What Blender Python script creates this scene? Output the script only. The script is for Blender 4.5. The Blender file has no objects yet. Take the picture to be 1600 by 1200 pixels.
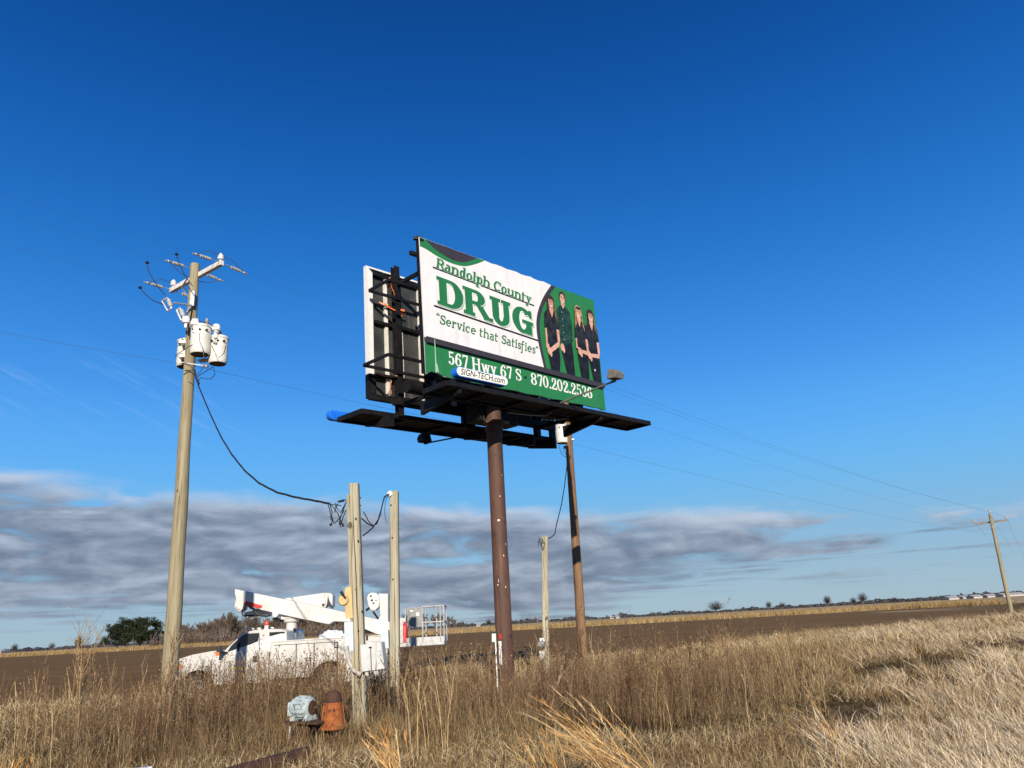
import bpy, bmesh, math, random
import numpy as np
from mathutils import Vector, Matrix
from math import radians, sin, cos, tan, atan, pi, sqrt

scene = bpy.context.scene
COL = scene.collection

# ---------------------------------------------------------------- camera
FPX = 1202.0                      # focal length in pixels of a 1600 px wide frame
ROLL = radians(3.22)              # the phone was held slightly crooked
PITCH = atan(372.4 / FPX)
EYE = 1.75
_R0 = Vector((1, 0, 0)); _U0 = Vector((0, -sin(PITCH), cos(PITCH))); _F = Vector((0, cos(PITCH), sin(PITCH)))
_CR = cos(ROLL) * _R0 - sin(ROLL) * _U0
_CU = sin(ROLL) * _R0 + cos(ROLL) * _U0
cam_data = bpy.data.cameras.new('camera')
cam = bpy.data.objects.new('camera', cam_data)
COL.objects.link(cam)
_m = Matrix((_CR, _CU, -_F)).transposed().to_4x4()
_m.translation = (0, 0, EYE)
cam.matrix_world = _m
cam_data.sensor_width = 36.0
cam_data.lens = FPX * 36.0 / 1600.0
cam_data.clip_start = 0.1
cam_data.clip_end = 8000.0
scene.camera = cam

# ---------------------------------------------------------------- sun, sky, exposure
SUN_EL = radians(21.5)
SUN_ROT = radians(175.3)          # the sun stands almost straight behind the photographer
scene.view_settings.view_transform = 'Standard'
scene.view_settings.look = 'None'
scene.view_settings.gamma = 1.0
scene.view_settings.exposure = 0.38
sun_data = bpy.data.lights.new('sun', 'SUN')
sun_data.energy = 4.8
sun_data.angle = radians(0.55)
sun_data.color = (1.0, 0.89, 0.74)
sun = bpy.data.objects.new('sun', sun_data)
COL.objects.link(sun)
_to_sun = Vector((sin(SUN_ROT) * cos(SUN_EL), cos(SUN_ROT) * cos(SUN_EL), sin(SUN_EL)))
sun.rotation_euler = _to_sun.to_track_quat('Z', 'Y').to_euler()
sun.location = (5, -20, 30)

world = bpy.data.worlds.new('World')
scene.world = world
world.use_nodes = True
wt = world.node_tree
wt.nodes.clear()


class NT:
    """short hand for building node trees"""
    def __init__(self, tree):
        self.t = tree

    def n(self, kind, **kw):
        nd = self.t.nodes.new(kind)
        for k, v in kw.items():
            setattr(nd, k, v)
        return nd

    def link(self, a, b):
        self.t.links.new(a, b)

    def put(self, sock, v):
        if isinstance(v, bpy.types.NodeSocket):
            self.t.links.new(v, sock)
        else:
            sock.default_value = v

    def math(self, op, a, b=0.0, c=0.0, clamp=False):
        nd = self.t.nodes.new('ShaderNodeMath'); nd.operation = op; nd.use_clamp = clamp
        self.put(nd.inputs[0], a); self.put(nd.inputs[1], b); self.put(nd.inputs[2], c)
        return nd.outputs[0]

    def smooth_lin(self, v, lo, hi):
        nd = self.t.nodes.new('ShaderNodeMapRange')
        self.put(nd.inputs['Value'], v)
        self.put(nd.inputs['From Min'], lo); self.put(nd.inputs['From Max'], hi)
        return nd.outputs[0]

    def smooth(self, v, lo, hi, a=0.0, b=1.0):
        nd = self.t.nodes.new('ShaderNodeMapRange'); nd.interpolation_type = 'SMOOTHSTEP'
        self.put(nd.inputs['Value'], v)
        self.put(nd.inputs['From Min'], lo); self.put(nd.inputs['From Max'], hi)
        self.put(nd.inputs['To Min'], a); self.put(nd.inputs['To Max'], b)
        return nd.outputs[0]

    def mix(self, fac, a, b, blend='MIX'):
        nd = self.t.nodes.new('ShaderNodeMix'); nd.data_type = 'RGBA'; nd.blend_type = blend
        self.put(nd.inputs[0], fac)
        self.put(nd.inputs[6], a if isinstance(a, bpy.types.NodeSocket) else (*a, 1)[:4])
        self.put(nd.inputs[7], b if isinstance(b, bpy.types.NodeSocket) else (*b, 1)[:4])
        return nd.outputs[2]

    def noise(self, vec, scale, detail=5.0, rough=0.55, dist=0.0, dim='3D'):
        nd = self.t.nodes.new('ShaderNodeTexNoise'); nd.noise_dimensions = dim
        if vec is not None:
            self.link(vec, nd.inputs['Vector'])
        nd.inputs['Scale'].default_value = scale
        nd.inputs['Detail'].default_value = detail
        nd.inputs['Roughness'].default_value = rough
        nd.inputs['Distortion'].default_value = dist
        return nd.outputs['Fac']

    def mapping(self, vec, scale=(1, 1, 1), loc=(0, 0, 0)):
        nd = self.t.nodes.new('ShaderNodeMapping')
        self.link(vec, nd.inputs['Vector'])
        nd.inputs['Scale'].default_value = scale
        nd.inputs['Location'].default_value = loc
        return nd.outputs[0]

    def comb(self, x, y, z):
        nd = self.t.nodes.new('ShaderNodeCombineXYZ')
        self.put(nd.inputs[0], x); self.put(nd.inputs[1], y); self.put(nd.inputs[2], z)
        return nd.outputs[0]


def build_world():
    w = NT(wt)
    out = w.n('ShaderNodeOutputWorld')
    bg = w.n('ShaderNodeBackground')
    w.link(bg.outputs[0], out.inputs[0])
    sky = w.n('ShaderNodeTexSky', sky_type='NISHITA')
    sky.sun_disc = False
    sky.sun_elevation = SUN_EL
    sky.sun_rotation = SUN_ROT
    sky.air_density = 1.0
    sky.dust_density = 0.3
    sky.ozone_density = 3.0
    hs = w.n('ShaderNodeHueSaturation')
    hs.inputs['Hue'].default_value = 0.5
    hs.inputs['Saturation'].default_value = 1.25
    hs.inputs['Value'].default_value = 1.0
    w.link(sky.outputs[0], hs.inputs['Color'])
    tc = w.n('ShaderNodeTexCoord')
    sep = w.n('ShaderNodeSeparateXYZ')
    w.link(tc.outputs['Generated'], sep.inputs[0])
    X, Y, Z = sep.outputs
    az = w.math('ARCTAN2', X, Y)
    el = w.math('ARCSINE', Z)
    D2R = pi / 180
    # stratus deck: its upper rim sinks towards the right, its underside rises there
    base = w.comb(w.math('MULTIPLY', az, 2.6), w.math('MULTIPLY', el, 13.0), 0.0)
    n_big = w.noise(base, 2.2, 4.0, 0.5)
    fine = w.comb(w.math('MULTIPLY', az, 3.6), w.math('MULTIPLY', w.math('ADD', el, w.math('MULTIPLY', az, 0.02)), 11.5), 3.7)
    n_fine = w.noise(fine, 2.6, 9.0, 0.56, 0.45)
    n_str = w.noise(w.comb(w.math('MULTIPLY', az, 3.0), w.math('MULTIPLY', el, 70.0), 9.1), 2.0, 6.0, 0.6, 0.2)
    top = w.math('ADD', w.math('MULTIPLY', az, -0.072), 8.3 * D2R)
    top = w.math('ADD', top, w.math('MULTIPLY', w.math('SUBTRACT', n_big, 0.5), 2.6 * D2R))
    top = w.math('ADD', top, w.math('MULTIPLY', w.math('SUBTRACT', n_fine, 0.5), 2.6 * D2R))
    up = w.smooth(w.math('SUBTRACT', top, el), -0.4 * D2R, 1.5 * D2R)
    low = w.math('ADD', w.smooth(az, 0.05, 0.6, 2.0 * D2R, 4.1 * D2R), w.math('MULTIPLY', w.math('SUBTRACT', n_str, 0.5), 5.0 * D2R))
    low = w.math('SUBTRACT', low, w.smooth(w.math('ABSOLUTE', w.math('ADD', az, 0.02)), 0.28, 0.0, 0.0, 1.9 * D2R))
    dn = w.smooth(w.math('SUBTRACT', el, low), -0.5 * D2R, 0.9 * D2R)
    deck = w.math('MULTIPLY', up, dn)
    gap = w.smooth(w.math('ADD', w.math('MULTIPLY', n_fine, 0.55), w.math('MULTIPLY', n_big, 0.45)), 0.345, 0.46)
    thin = w.smooth(w.math('ADD', n_big, w.smooth(az, 0.15, 0.5, 0.0, -0.09)), 0.36, 0.50)
    deck = w.math('MULTIPLY', deck, w.math('MULTIPLY', gap, w.math('MAXIMUM', thin, w.smooth(az, 0.35, 0.1))))
    # thin dark streaks in the clear strip below the deck
    streak = w.math('MULTIPLY', w.smooth(n_str, 0.52, 0.66), w.smooth(el, 0.8 * D2R, 2.2 * D2R))
    streak = w.math('MULTIPLY', streak, w.smooth(w.math('SUBTRACT', el, low), 1.5 * D2R, -0.2 * D2R))
    streak = w.math('MULTIPLY', streak, 0.55)
    mask = w.math('MAXIMUM', w.math('MULTIPLY', deck, 0.93), streak)
    # a wisp of high cirrus at the left
    cir = w.noise(w.comb(w.math('MULTIPLY', az, 5.0), w.math('MULTIPLY', w.math('ADD', el, w.math('MULTIPLY', az, 0.45)), 40.0), 1.3), 2.0, 7.0, 0.65, 0.5)
    cir = w.math('MULTIPLY', w.smooth(cir, 0.5, 0.8), w.math('MULTIPLY', w.smooth(el, 12 * D2R, 14 * D2R), w.smooth(el, 20 * D2R, 16 * D2R)))
    cir = w.math('MULTIPLY', cir, w.smooth(az, -0.30, -0.40, 0.0, 0.13))
    up_off = w.n('ShaderNodeVectorMath', operation='ADD'); w.link(fine, up_off.inputs[0]); up_off.inputs[1].default_value = (0.03, 0.10, 0.0)
    n_above = w.noise(up_off.outputs[0], 2.6, 9.0, 0.56, 0.45)
    shade = w.math('ADD', 0.35, w.math('MULTIPLY', w.math('SUBTRACT', n_fine, n_above), 1.05))
    shade = w.math('ADD', shade, w.math('MULTIPLY', w.smooth(w.math('SUBTRACT', top, el), 2.0 * D2R, 0.0), 0.42))
    shade = w.math('ADD', shade, w.math('MULTIPLY', w.math('SUBTRACT', n_big, 0.5), 0.9))
    ccol = w.mix(w.smooth(shade, 0.10, 0.85), (0.122, 0.152, 0.218), (0.42, 0.48, 0.58))
    # clear sky colour: Nishita, deepened as the phone did
    sky_n = w.mix(1.0, hs.outputs[0], (0.085, 0.085, 0.085), 'MULTIPLY')
    # the phone renders this winter sky a purer, brighter blue than the model does
    rp = w.n('ShaderNodeValToRGB'); rp.color_ramp.interpolation = 'B_SPLINE'
    w.link(w.smooth_lin(el, 0.0, 48 * D2R), rp.inputs[0])
    stops = [(0.0, (.37, .51, .60)), (.08, (.275, .47, .66)), (.17, (.165, .49, .84)), (.25, (.118, .445, .95)), (.36, (.055, .305, .85)), (.50, (.020, .198, .64)), (.66, (.0085, .122, .48)), (.82, (.0035, .076, .34)), (1.0, (.002, .047, .225))]
    cr = rp.color_ramp
    while len(cr.elements) < len(stops): cr.elements.new(.5)
    for e, (pp, cc) in zip(cr.elements, stops): e.position = pp; e.color = (*[x * .77 for x in cc], 1)
    sky_s = w.mix(0.94, sky_n, rp.outputs[0])
    c = w.mix(mask, sky_s, ccol)
    c = w.mix(cir, c, (0.55, 0.66, 0.82))
    w.link(c, bg.inputs[0])
    bg.inputs[1].default_value = 1.0


build_world()


def ray(px, py):
    return _CR * ((px - 800) / FPX) - _CU * ((py - 600) / FPX) + _F


def at(px, py, D):
    """world point seen at a photo pixel, D metres ahead of the camera"""
    d = ray(px, py)
    return d * (D / d.y) + Vector((0, 0, EYE))

# ---------------------------------------------------------------- object helpers
def tag(o, label=None, cat=None, group=None, kind=None):
    if label: o['label'] = label
    if cat: o['category'] = cat
    if group: o['group'] = group
    if kind: o['kind'] = kind
    return o


def thing(name, label, cat, loc, group=None):
    o = bpy.data.objects.new(name, None)
    o.empty_display_size = 0.2
    COL.objects.link(o)
    o.location = loc
    return tag(o, label, cat, group)


def root_loc(o):
    v = Vector((0, 0, 0))
    while o is not None:
        v = v + o.location
        o = o.parent
    return v


class MB:
    """collects shapes in world coordinates (optionally through a matrix) into ONE mesh"""
    def __init__(self, M=None):
        self.v = []; self.f = []; self.mi = []; self.M = M; self.m = 0

    def add(self, vs, fs):
        b = len(self.v)
        for p in vs:
            p = Vector(p)
            self.v.append(self.M @ p if self.M is not None else p)
        for f in fs:
            self.f.append([b + i for i in f]); self.mi.append(self.m)
        return self

    def hexa(self, p):
        return self.add(p, [(0, 3, 2, 1), (4, 5, 6, 7), (0, 1, 5, 4), (1, 2, 6, 5), (2, 3, 7, 6), (3, 0, 4, 7)])

    def box(self, x0, x1, y0, y1, z0, z1):
        return self.hexa([(x0, y0, z0), (x1, y0, z0), (x1, y1, z0), (x0, y1, z0),
                          (x0, y0, z1), (x1, y0, z1), (x1, y1, z1), (x0, y1, z1)])

    def beam(self, p, q, w, h, up=(0, 0, 1)):
        p = Vector(p); q = Vector(q); d = (q - p).normalized(); up = Vector(up)
        s = d.cross(up)
        if s.length < 1e-4:
            s = d.cross(Vector((1, 0, 0)))
        s.normalize(); t = s.cross(d).normalized()
        s *= w / 2; t *= h / 2
        return self.hexa([p - s - t, p + s - t, p + s + t, p - s + t, q - s - t, q + s - t, q + s + t, q - s + t])

    def tube(self, pts, r, n=8, caps=True):
        pts = [Vector(p) for p in pts]
        k = len(pts)
        rs = r if isinstance(r, (list, tuple)) else [r] * k
        vs, fs = [], []
        prev = None
        for i in range(k):
            d = (pts[min(i + 1, k - 1)] - pts[max(i - 1, 0)])
            if d.length < 1e-9: d = Vector((0, 0, 1))
            d.normalize()
            if prev is None:
                a = d.cross(Vector((0, 0, 1)))
                if a.length < 1e-3: a = d.cross(Vector((1, 0, 0)))
            else:
                a = prev - d * prev.dot(d)
            a.normalize(); prev = a
            b = d.cross(a)
            for j in range(n):
                t = 2 * pi * j / n
                vs.append(pts[i] + (a * cos(t) + b * sin(t)) * rs[i])
        for i in range(k - 1):
            for j in range(n):
                fs.append((i * n + j, i * n + (j + 1) % n, (i + 1) * n + (j + 1) % n, (i + 1) * n + j))
        if caps:
            fs.append(tuple(range(n - 1, -1, -1))); fs.append(tuple((k - 1) * n + j for j in range(n)))
        return self.add(vs, fs)

    def cyl(self, p, q, r0, r1=None, n=16):
        return self.tube([p, q], [r0, r0 if r1 is None else r1], n)

    def lathe(self, c, prof, n=20, axis=(0, 0, 1)):
        """prof: (radius, height) pairs along the axis from point c"""
        ax = Vector(axis).normalized()
        c = Vector(c)
        pts = [c + ax * h for _, h in prof]
        a = ax.cross(Vector((0, 0, 1)))
        if a.length < 1e-3: a = Vector((1, 0, 0))
        a.normalize(); b = ax.cross(a)
        vs, fs = [], []
        for (r, h), p in zip(prof, pts):
            for j in range(n):
                t = 2 * pi * j / n
                vs.append(p + (a * cos(t) + b * sin(t)) * max(r, 1e-4))
        for i in range(len(prof) - 1):
            for j in range(n):
                fs.append((i * n + j, i * n + (j + 1) % n, (i + 1) * n + (j + 1) % n, (i + 1) * n + j))
        fs.append(tuple(range(n - 1, -1, -1))); fs.append(tuple((len(prof) - 1) * n + j for j in range(n)))
        return self.add(vs, fs)

    def ball(self, c, r, n=12, sc=(1, 1, 1)):
        c = Vector(c); vs, fs = [], []
        k = n // 2
        for i in range(k + 1):
            ph = -pi / 2 + pi * i / k
            for j in range(n):
                t = 2 * pi * j / n
                vs.append(c + Vector((cos(ph) * cos(t) * r * sc[0], cos(ph) * sin(t) * r * sc[1], sin(ph) * r * sc[2])))
        for i in range(k):
            for j in range(n):
                fs.append((i * n + j, i * n + (j + 1) % n, (i + 1) * n + (j + 1) % n, (i + 1) * n + j))
        return self.add(vs, fs)

    def prism(self, a, b):
        """two matching outlines a and b joined into a solid"""
        n = len(a)
        fs = [tuple(range(n - 1, -1, -1)), tuple(range(n, 2 * n))]
        for i in range(n):
            j = (i + 1) % n
            fs.append((i, j, n + j, n + i))
        return self.add(list(a) + list(b), fs)

    def side(self, poly, y0, y1):
        """outline in x,z pulled from y0 to y1"""
        return self.prism([(x, y0, z) for x, z in poly], [(x, y1, z) for x, z in poly])

    def build(self, name, mats, parent=None, smooth=False, bevel=0.0, fix=True, angle=40):
        o0 = root_loc(parent) if parent is not None else Vector((0, 0, 0))
        me = bpy.data.meshes.new(name)
        me.from_pydata([tuple(p - o0) for p in self.v], [], self.f)
        mats = mats if isinstance(mats, (list, tuple)) else [mats]
        for m in mats: me.materials.append(m)
        me.polygons.foreach_set('material_index', self.mi)
        if fix:
            bm = bmesh.new(); bm.from_mesh(me)
            bmesh.ops.recalc_face_normals(bm, faces=bm.faces)
            bm.to_mesh(me); bm.free()
        if smooth:
            me.shade_smooth()
            me.set_sharp_from_angle(angle=radians(angle))
        ob = bpy.data.objects.new(name, me)
        COL.objects.link(ob)
        if parent is not None: ob.parent = parent
        if bevel:
            md = ob.modifiers.new('bevel', 'BEVEL'); md.width = bevel; md.segments = 2; md.limit_method = 'ANGLE'; md.angle_limit = radians(35)
            md.harden_normals = False
        return ob

    def each(self, name, mats, parent=None, **kw):
        """every loose piece becomes a mesh of its own"""
        n = len(self.v); lab = list(range(n))
        def find(a):
            while lab[a] != a: lab[a] = lab[lab[a]]; a = lab[a]
            return a
        for f in self.f:
            r = find(f[0])
            for i in f[1:]: lab[find(i)] = r
        groups = {}
        for f, mi in zip(self.f, self.mi): groups.setdefault(find(f[0]), []).append((f, mi))
        out = []
        for g in groups.values():
            m = MB(); idx = {}
            for f, mi in g:
                for i in f:
                    if i not in idx: idx[i] = len(m.v); m.v.append(self.v[i])
                m.f.append([idx[i] for i in f]); m.mi.append(mi)
            out.append(m.build(name, mats, parent, **kw))
        return out

    def own(self, name, mats, loc, label, cat, group=None, kind=None, **kw):
        """a thing that is one mesh, with its origin at loc"""
        loc = Vector(loc)
        self.v = [p - loc for p in self.v]
        ob = self.build(name, mats, None, **kw)
        ob.location = loc
        return tag(ob, label, cat, group, kind)


def np_mesh(name, verts, quads=None, tris=None, mat=None, col=None, loc=(0, 0, 0)):
    """fast mesh from numpy arrays, with an optional colour per vertex"""
    me = bpy.data.meshes.new(name)
    nq = 0 if quads is None else len(quads); ntr = 0 if tris is None else len(tris)
    me.vertices.add(len(verts)); me.vertices.foreach_set('co', np.ascontiguousarray(verts - np.array(loc), dtype=np.float32).ravel())
    idx = []; tot = []
    if nq: idx.append(quads.ravel()); tot.append(np.full(nq, 4))
    if ntr: idx.append(tris.ravel()); tot.append(np.full(ntr, 3))
    idx = np.concatenate(idx).astype(np.int32); tot = np.concatenate(tot).astype(np.int32)
    me.loops.add(len(idx)); me.loops.foreach_set('vertex_index', idx)
    me.polygons.add(nq + ntr)
    st = np.concatenate([[0], np.cumsum(tot)[:-1]]).astype(np.int32)
    me.polygons.foreach_set('loop_start', st)
    me.polygons.foreach_set('loop_total', tot)
    if col is not None:
        at_ = me.attributes.new('tint', 'FLOAT_COLOR', 'POINT')
        c4 = np.ones((len(verts), 4), dtype=np.float32); c4[:, :3] = col
        at_.data.foreach_set('color', c4.ravel())
    if mat is not None: me.materials.append(mat)
    me.update(calc_edges=True)
    ob = bpy.data.objects.new(name, me)
    COL.objects.link(ob)
    ob.location = loc
    return ob


# ---------------------------------------------------------------- materials
def new_mat(name):
    m = bpy.data.materials.new(name)
    m.use_nodes = True
    t = m.node_tree
    t.nodes.clear()
    k = NT(t)
    out = k.n('ShaderNodeOutputMaterial')
    b = k.n('ShaderNodeBsdfPrincipled')
    k.link(b.outputs[0], out.inputs[0])
    return m, k, b, out


def weathered(name, c1, c2, scale=3.0, stretch=(1, 1, 1), rough=0.6, metal=0.0, spots=None, spot_scale=9.0,
              spot_at=0.62, bump=0.15, bump_scale=20.0, spec=0.4, streaks=None):
    """base colour wandering between c1 and c2, optional blotches of a third colour, fine relief"""
    m, k, b, out = new_mat(name)
    tc = k.n('ShaderNodeTexCoord').outputs['Object']
    v = k.mapping(tc, stretch)
    f = k.smooth(k.noise(v, scale, 6.0, 0.6), 0.3, 0.7)
    c = k.mix(f, c1, c2)
    if streaks:
        s = k.smooth(k.noise(k.mapping(tc, (streaks[1], streaks[1], streaks[2])), 1.0, 5.0, 0.6), 0.52, 0.72)
        c = k.mix(k.math('MULTIPLY', s, streaks[3]), c, streaks[0])
    if spots:
        s = k.smooth(k.noise(tc, spot_scale, 5.0, 0.65), spot_at, spot_at + 0.06)
        c = k.mix(s, c, spots)
    k.link(c, b.inputs['Base Color'])
    rn = k.math('ADD', k.math('MULTIPLY', f, 0.15), rough - 0.07)
    k.link(rn, b.inputs['Roughness'])
    b.inputs['Metallic'].default_value = metal
    b.inputs['Specular IOR Level'].default_value = spec
    if bump:
        bp = k.n('ShaderNodeBump'); bp.inputs['Strength'].default_value = bump; bp.inputs['Distance'].default_value = 0.02
        k.link(k.noise(k.mapping(tc, stretch), bump_scale, 4.0, 0.6), bp.inputs['Height'])
        k.link(bp.outputs[0], b.inputs['Normal'])
    return m


def wood(name, c1, c2, dark, sc=1.0):
    m, k, b, out = new_mat(name)
    tc = k.n('ShaderNodeTexCoord').outputs['Object']
    f = k.smooth(k.noise(k.mapping(tc, (9 * sc, 9 * sc, 0.35)), 1.0, 6.0, 0.6), 0.3, 0.7)
    c = k.mix(f, c1, c2)
    g = k.noise(k.mapping(tc, (45 * sc, 45 * sc, 0.8)), 1.0, 4.0, 0.6)
    c = k.mix(k.smooth(g, 0.53, 0.64), c, dark)
    kn = k.smooth(k.noise(k.mapping(tc, (6, 6, 3.2)), 1.0, 2.0, 0.4), 0.70, 0.74)
    c = k.mix(k.math('MULTIPLY', kn, 0.8), c, tuple(x * 0.35 for x in dark))
    k.link(c, b.inputs['Base Color'])
    b.inputs['Roughness'].default_value = 0.85
    b.inputs['Specular IOR Level'].default_value = 0.2
    bp = k.n('ShaderNodeBump'); bp.inputs['Strength'].default_value = 0.5; bp.inputs['Distance'].default_value = 0.015
    k.link(g, bp.inputs['Height']); k.link(bp.outputs[0], b.inputs['Normal'])
    return m


def printed(name, c, wr=0.5, c2=None, sc=1.7):
    """ink on vinyl: the same soft wrinkles everywhere"""
    m, k, b, out = new_mat(name)
    tc = k.n('ShaderNodeTexCoord').outputs['Object']
    n1 = k.noise(k.mapping(tc, (1.0, 1.0, 0.5)), 1.6, 2.0, 0.45, 0.9)
    n2 = k.noise(k.mapping(tc, (2.6, 2.6, 0.5), (3, 1, 0)), 1.0, 2.0, 0.4, 0.5)
    h = k.math('ADD', k.math('MULTIPLY', n1, 0.7), k.math('MULTIPLY', n2, 0.5))
    bp = k.n('ShaderNodeBump'); bp.inputs['Strength'].default_value = wr; bp.inputs['Distance'].default_value = 0.09
    k.link(h, bp.inputs['Height']); k.link(bp.outputs[0], b.inputs['Normal'])
    fade = k.smooth(k.noise(tc, sc, 5.0, 0.6), 0.3, 0.75)
    k.link(k.mix(fade, c2 or tuple(x * 0.93 for x in c), c), b.inputs['Base Color'])
    b.inputs['Roughness'].default_value = 0.5
    b.inputs['Specular IOR Level'].default_value = 0.3
    return m


def plain(name, c, rough=0.5, metal=0.0, spec=0.5, var=0.12, scale=6.0):
    return weathered(name, tuple(x * (1 - var) for x in c), tuple(min(1, x * (1 + var)) for x in c), scale, rough=rough, metal=metal, bump=0.05, spec=spec)


def glass_dark(name):
    m, k, b, out = new_mat(name)
    tc = k.n('ShaderNodeTexCoord').outputs['Object']
    k.link(k.mix(k.noise(tc, 3.0), (0.012, 0.014, 0.017), (0.03, 0.033, 0.036)), b.inputs['Base Color'])
    b.inputs['Roughness'].default_value = 0.08
    b.inputs['Specular IOR Level'].default_value = 0.5
    return m


def leafy(name, trans=0.25, rough=0.9):
    """thin dry plant matter; its own colour comes with the plant (attribute tint)"""
    m = bpy.data.materials.new(name)
    m.use_nodes = True
    t = m.node_tree; t.nodes.clear(); k = NT(t)
    out = k.n('ShaderNodeOutputMaterial')
    a = k.n('ShaderNodeAttribute', attribute_name='tint')
    d = k.n('ShaderNodeBsdfDiffuse'); tr = k.n('ShaderNodeBsdfTranslucent'); mx = k.n('ShaderNodeMixShader')
    mx.inputs[0].default_value = trans
    k.link(a.outputs['Color'], d.inputs[0]); k.link(a.outputs['Color'], tr.inputs[0])
    k.link(d.outputs[0], mx.inputs[1]); k.link(tr.outputs[0], mx.inputs[2]); k.link(mx.outputs[0], out.inputs[0])
    return m


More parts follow.
